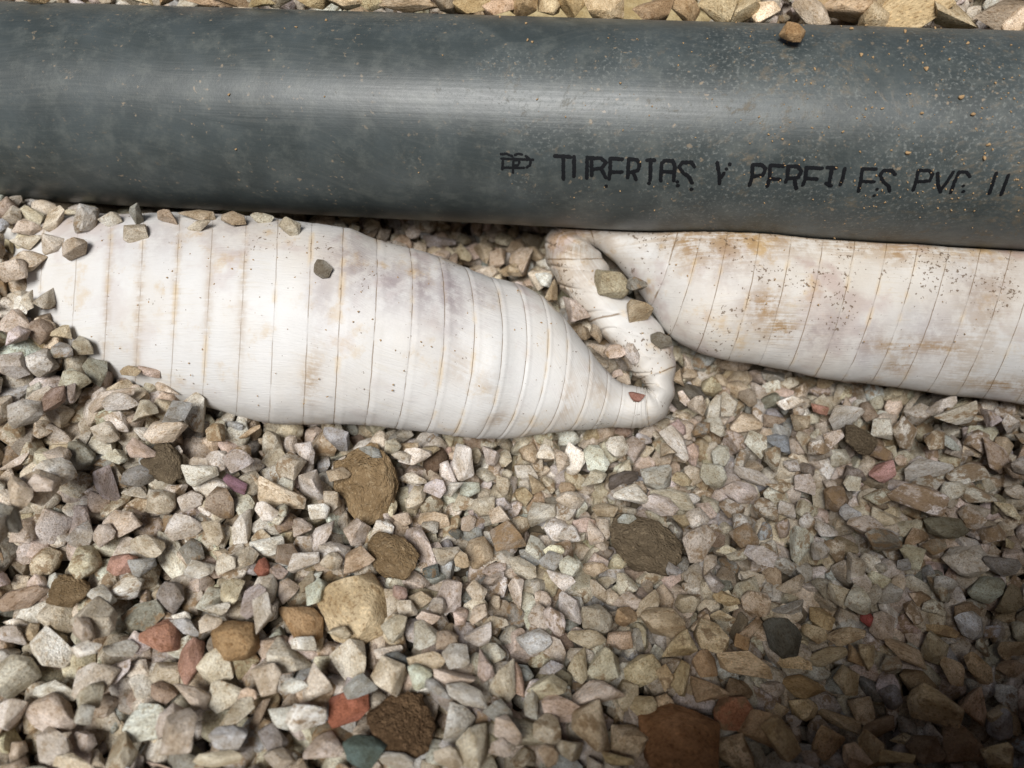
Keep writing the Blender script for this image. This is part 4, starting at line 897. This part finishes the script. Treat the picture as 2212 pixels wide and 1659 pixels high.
# ------------------------------------------------------------------ set the measured stones
def place(s):
    clod = isinstance(s['col'], str)
    if clod: pi = int(rng.integers(len(SMP_CL))); S = SMP_CL[pi]
    else: pi = int(rng.choice(BLOCKY)) if s['spec'] else int(rng.integers(len(SMP_HI))); S = SMP_HI[pi]
    tx, ty = (rng.normal(0, 0.10), rng.normal(0, 0.10)) if s['spec'] else (rng.normal(0, 0.36), rng.normal(0, 0.36))
    z_c = float(terrain(*at(s['px'], s['py'], 0.0)[:2])) if s['py'] > 120 else P_AX[2] + 0.03
    if s['sh'] == 'I' and s['px'] > 180 and s['py'] < 560: z_c = 0.060
    on_top = s['sh'] in 'LM' or (s['spec'] is not None and s['spec'][11] == 'chip on the pipe')
    for it in range(3):
        p = at(s['px'], s['py'], z_c)
        k = depth_of(p) / FPX
        a = math.radians(-s['ang'])
        # image direction -> direction on the ground
        gdir = RIGHT * math.cos(a) + np.array((0, 1.0, 0)) * math.sin(a)
        yaw = math.atan2(gdir[1], gdir[0])
        g_ = 1.55 if s['sh'] in 'LM' and not s['spec'] else (1.05 if s['sh'] in 'AEIF' else 1.12)
        L, Wd = s['L'] * k * g_, s['W'] * k * g_
        H = min(Wd * s['th'], 0.75 * L)
        M = rot_matrix(yaw, tx, ty) @ np.diag((L, Wd, H))
        P = S @ M.T + (p[0], p[1], 0)
        j, i, bot, top = fields(P)
        if len(j) == 0: return None
        hc = HC[j, i] > -0.9
        if s['spec'] is None and 0 < hc.mean() < 0.5:      # tucks in beside the big one
            j, i, bot, top = j[~hc], i[~hc], bot[~hc], top[~hc]
        z = np.quantile(HB[j, i] - bot, 0.92 if clod else 0.86)
        ht = HT[j, i]; m = ht > -0.9
        if m.mean() > 0.10:
            ov = (ht - bot)[m]
            # only lean on neighbours that are not far above (the hose flank beside it is no seat)
            z = max(z, min(np.quantile(ov, 0.70), z + (0.05 if HOSE_TOP[j, i].max() < -0.5 or m.mean() > 0.75 else 0.012)))
        if s['sh'] == 'I' and m.mean() > 0.25: z = max(z, np.quantile((ht - bot)[m], 0.7))
        z_c = z
    if (s['sh'] in 'ABCD' or (s['sh'] == 'J' and s['px'] > 1455)) and not (s['spec'] and 'crease' in s['spec'][11]):
        mv = np.array((-0.4 if s['px'] < 620 else 0.0, -1.0)); mv = mv / np.linalg.norm(mv) * 0.0015
        q = np.array(p[:2])
        for _ in range(14):
            P = S @ M.T + (q[0], q[1], 0)
            j, i, bot, top = fields(P)
            if len(j) == 0: return None
            hf = np.mean(HOSE_TOP[j, i] > TT[j, i] + 0.001)
            if hf < 0.15: break
            q = q + mv
        if np.hypot(*(q - p[:2])) > 0.0005 or hf >= 0.06:
            free = HOSE_TOP[j, i] <= TT[j, i] + 0.001
            if free.sum() > 3:
                z = min(z, np.quantile((np.minimum(HB, TT) [j, i] - bot)[free], 0.74) + 0.003)
        p = np.array((q[0], q[1], z))
    loc = np.array((p[0], p[1], z))
    if s['sh'] in 'LM':                          # stones of the bank behind the pipe
        loc = at(s['px'], s['py'], P_AX[2] + 0.040); 
        if s['spec'] is not None and s['spec'][11] == 'chip on the pipe':
            q = on_pipe(s['px'], s['py']); nr = axis_dist(q)[1]; nr = nr / np.linalg.norm(nr)
            rq = np.array(Vector((0, 0, 1)).rotation_difference(Vector(nr)).to_matrix())
            M = rq @ M; loc = q + nr * 0.0065
    # keep clear of the pipe
    for _ in range(7):
        Pw = S @ M.T + loc
        dm, rd = axis_dist(Pw); w = int(dm.argmin())
        if dm[w] < R_PIPE - 0.0002:
            dirn = axis_dist(loc)[1] if s['sh'] in 'LM' else np.array((0, -1.0, 0.15)); dirn = dirn / np.linalg.norm(dirn)
            loc = loc + dirn * (R_PIPE - dm[w] + 0.0002)
            if s['sh'] == 'I':
                j, i, bot, top = fields(S @ M.T + (loc[0], loc[1], 0))
                if len(j): loc[2] = np.quantile(np.maximum(HB, HT)[j, i] - bot, 0.75)
    Pw = S @ M.T + loc
    j, i, bot, top = fields(Pw)
    if len(j):
        HT[j, i] = np.maximum(HT[j, i], top); HB[j, i] = np.maximum(HB[j, i], top)
        if s['spec'] and s['sh'] not in 'IJL': HC[j, i] = np.maximum(HC[j, i], top)
    s.update(pi=pi, M=M, loc=loc, clod=clod)
    return s
placed = [q for q in (place(s) for s in order) if q is not None]
print('measured stones', len(placed))

# ------------------------------------------------------------------ gap filling
n3_ = 0
for _ in range(12000):
    best = None
    for _c in range(3):
        x = rng.uniform(-0.48, 0.48); yv = rng.uniform(-0.27, 0.30)
        if not in_bed(x, yv): continue
        i = int((x - X0) / CELL); j = int((yv - Y0) / CELL)
        low = HB[max(0, j - 2):j + 3, max(0, i - 2):i + 3].mean() - TT[j, i]
        if best is None or low < best[0]: best = (low, x, yv)
    if best is None or best[0] > -0.0025: continue
    px, py = ground_px(best[1], best[2])
    if px > 620 and best[0] > -0.005: continue
    if py < 70 and 980 < px < 1580 and rng.random() < 0.8: continue
    if try_fill(best[1], best[2], size_at(px, py) * rng.uniform(0.6, 1.1), 0.75, -0.001, 0.12): n3_ += 1
print('gap stones', n3_)

# ------------------------------------------------------------------ objects for the 300 largest, the rest as gravel
for s in placed:
    s['area'] = s['L'] * s['W'] + (1e6 if s['spec'] else 0)
    s['inview'] = -10 < s['px'] < W0 + 10 and -6 < s['py'] < H0 + 10
placed.sort(key=lambda s: -s['area'] if s['inview'] else 1)
indiv, others = placed[:300], placed[300:]
ANCH = [(s['px'], s['py'], s['spec'][11], s) for s in indiv if s['spec']]
ORD = ['nearest', 'second nearest', 'third nearest', 'fourth nearest', 'fifth nearest', 'sixth nearest', 'seventh nearest', 'eighth nearest', 'ninth nearest', 'tenth nearest']
bucket = {}
for s in indiv:
    if s['spec']: continue
    d, a = min(((math.hypot(s['px'] - a[0], s['py'] - a[1]), a) for a in ANCH), key=lambda t: t[0])
    dx, dy = s['px'] - a[0], s['py'] - a[1]
    rel = ('right of' if dx > 0 else 'left of') if abs(dx) > abs(dy) else ('below' if dy > 0 else 'above')
    shp = 'long' if s['L'] > 1.7 * s['W'] else ('blocky' if s['L'] < 1.2 * s['W'] else 'angular')
    bucket.setdefault((shp, WORD[s['code']], rel, a[2]), []).append((d, s))
for (shp, cw, rel, an), lst in bucket.items():
    lst.sort(key=lambda t: t[0])
    for k, (d, s) in enumerate(lst):
        s['label'] = f'{shp} {cw} stone, {ORD[k]} {rel} the {an}' if len(lst) > 1 else f'{shp} {cw} stone {rel} the {an}'
for s in indiv:
    if s['clod']:
        V, F = PROTO_CLOD[s['pi']]
        me = proto_mesh('soil_clod', (V, F), CLODM[s['col']], False)
        o = link('soil_clod', me)
    else:
        o = link(s['spec'][8] if s['spec'] else 'stone_chip', ME_HI[s['pi']])
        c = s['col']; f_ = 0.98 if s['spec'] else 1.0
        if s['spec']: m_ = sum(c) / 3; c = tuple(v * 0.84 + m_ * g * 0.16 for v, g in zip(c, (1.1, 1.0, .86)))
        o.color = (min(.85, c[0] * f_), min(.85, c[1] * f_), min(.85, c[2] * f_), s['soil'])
    mw = Matrix.Identity(4)
    for r in range(3):
        for c_ in range(3): mw[r][c_] = s['M'][r, c_]
        mw[r][3] = s['loc'][r]
    o.matrix_world = mw
    if s['spec']: tag(o, s['spec'][10], s['spec'][9])
    else: tag(o, s['label'], 'stone', 'loose stones of the gravel bed')

VV, FF, CC = [], [], []
base = 0
def add_merged(V, F, M, loc, col, soil):
    global base
    VV.append(V @ M.T + loc); FF.append(F + base); base += len(V)
    CC.append(np.tile((*col, soil), (len(V), 1)))
for pi, M, loc, col, soil in merged: add_merged(*PROTO_LO[pi], M, loc, col, soil)
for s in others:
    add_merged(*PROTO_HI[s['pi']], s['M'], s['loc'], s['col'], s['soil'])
gme = mesh_np('gravel', np.vstack(VV), np.vstack(FF))
ca = gme.attributes.new('col', 'FLOAT_COLOR', 'POINT')
ca.data.foreach_set('color', np.vstack(CC).astype(np.float32).ravel())
gme.set_sharp_from_angle(angle=math.radians(28))
gravel = link('gravel', gme, M_GRAVEL)
tag(gravel, 'bed of crushed tan and grey limestone gravel', 'gravel', kind='stuff')
print('gravel tris', len(gme.polygons), 'stones', len(merged) + len(others))

# ------------------------------------------------------------------ crumbs of soil on the pipe and the hose
cv, cf = stone_proto(900, 9, 1, 0, 0.05, 1.1, 0.6)
VV, FF = [], []; base = 0
def crumb(p, nr, r):
    global base
    M = rot_matrix(rng.uniform(0, 6.28), rng.uniform(0, 6.28), 0) @ np.diag((r * rng.uniform(.8, 1.3), r, r * rng.uniform(.6, .9)))
    VV.append(cv @ M.T + p + nr * r * 0.3); FF.append(cf + base); base += len(cv)
spots = [(1160, 215, 5), (640, 60, 5), (705, 45, 6), (615, 62, 4), (1080, 38, 6), (1140, 88, 8), (1150, 92, 6), (1136, 52, 6), (1700, 92, 4), (2000, 150, 10), (1960, 90, 6), (1860, 120, 8),
         (1885, 125, 6), (1990, 245, 8), (1960, 330, 9), (1790, 275, 5), (1820, 285, 6), (1660, 290, 5), (1690, 300, 5), (2074, 212, 12), (2100, 247, 12), (2125, 340, 10), (2135, 312, 8), (1870, 235, 5),
         (1340, 180, 6), (1720, 175, 5), (1905, 235, 6), (1955, 70, 8), (1838, 64, 8), (1870, 57, 7), (2020, 62, 6), (1893, 378, 5), (1756, 430, 4), (495, 205, 6), (510, 322, 5), (90, 8, 8),
         (2180, 60, 7), (2050, 130, 7), (2150, 180, 6), (1760, 150, 6), (1990, 100, 6), (2090, 95, 7)]
for x, y, r in spots:
    q = on_pipe(x, y)
    if q is None: continue
    nr = axis_dist(q)[1]; nr /= np.linalg.norm(nr)
    crumb(q, nr, r * depth_of(q) / FPX)
for _ in range(330):
    x = 2230 - abs(rng.normal(0, 420)); y = rng.uniform(30, 520)
    q = on_pipe(x, y)
    if q is None: continue
    nr = axis_dist(q)[1]; nr /= np.linalg.norm(nr)
    if nr[2] < 0.1 and rng.random() < 0.8: continue
    crumb(q, nr, rng.uniform(0.0004, 0.0011))
hz = HOSE_TOP
for _ in range(260):
    x = rng.uniform(120, 2200); y = rng.uniform(480, 900)
    q = at(x, y, 0.03)
    for _k in range(5):
        i = int((q[0] - X0) / CELL); j = int((q[1] - Y0) / CELL)
        if not (0 <= i < NX and 0 <= j < NY) or hz[j, i] < -0.5: break
        q = at(x, y, hz[j, i])
    else:
        if hz[j, i] > HB[j, i] - 0.002:
            crumb(q, np.array((0, 0, 1.0)), rng.uniform(0.0003, 0.0011))
crumbs = link('loose_soil', mesh_np('loose_soil', np.vstack(VV), np.vstack(FF)), M_CRUMB)
tag(crumbs, 'crumbs of tan soil scattered over the pipe and the hose', 'soil', kind='stuff')

# ------------------------------------------------------------------ earth bank added out of view at lower right to cast the corner shade
def shade_bank():
    # invented leaning earth face that blocks the light; its foot follows the lower and the right border of the view
    path = np.array([(-0.12, -0.262, 0.06), (-0.05, -0.250, 0.18), (0.03, -0.241, 0.40), (0.12, -0.238, 0.54), (0.22, -0.240, 0.56), (0.285, -0.230, 0.48),
                     (0.345, -0.200, 0.44), (0.40, -0.150, 0.28), (0.45, -0.095, 0.18), (0.50, -0.04, 0.10), (0.55, 0.01, 0.03)])
    P = catmull(path, 9)
    tg = np.gradient(P[:, :2], axis=0); tg /= np.linalg.norm(tg, axis=1)[:, None]
    inn = np.c_[-tg[:, 1], tg[:, 0]]                     # towards the view
    over = np.interp(np.arange(len(P)), np.array([0, 2, 3, 4, 5, 6, 7, 8, 10]) * 9, [0, 0, .012, .05, .08, .08, .06, .03, 0])
    prof = [(0.0, -0.20), (0.0, 0.0), (0.05, 0.18), (0.22, 0.40), (0.55, 0.62), (0.95, 0.80), (1.0, 0.92), (0.6, 1.0)]
    V = []
    for (x, y, h), n_, ov in zip(P, inn, over):
        ring = [(ov * a, max(h * b, -0.08)) for a, b in prof] + [(-0.10, h * 1.02), (-0.5, h * 1.0), (-1.2, h * 0.9 - 0.02)]
        for a, z in ring:
            p = np.array((x + n_[0] * a, y + n_[1] * a, z))
            nz = (mnoise.noise(Vector(p * 11)) * 0.012 + mnoise.noise(Vector(p * 45)) * 0.004) * (1.0 if a > -0.2 else 2.0) - 0.006
            V.append(p + np.array((n_[0] * nz, n_[1] * nz, nz * 0.4)))
    m = len(prof) + 3
    F = [(i * m + k, (i + 1) * m + k, (i + 1) * m + k + 1, i * m + k + 1) for i in range(len(P) - 1) for k in range(m - 1)]
    o = link('added_shade_bank', mesh_np('added_shade_bank', V, F), M_SHADE_BANK)
    tag(o, kind='structure')
shade_bank()
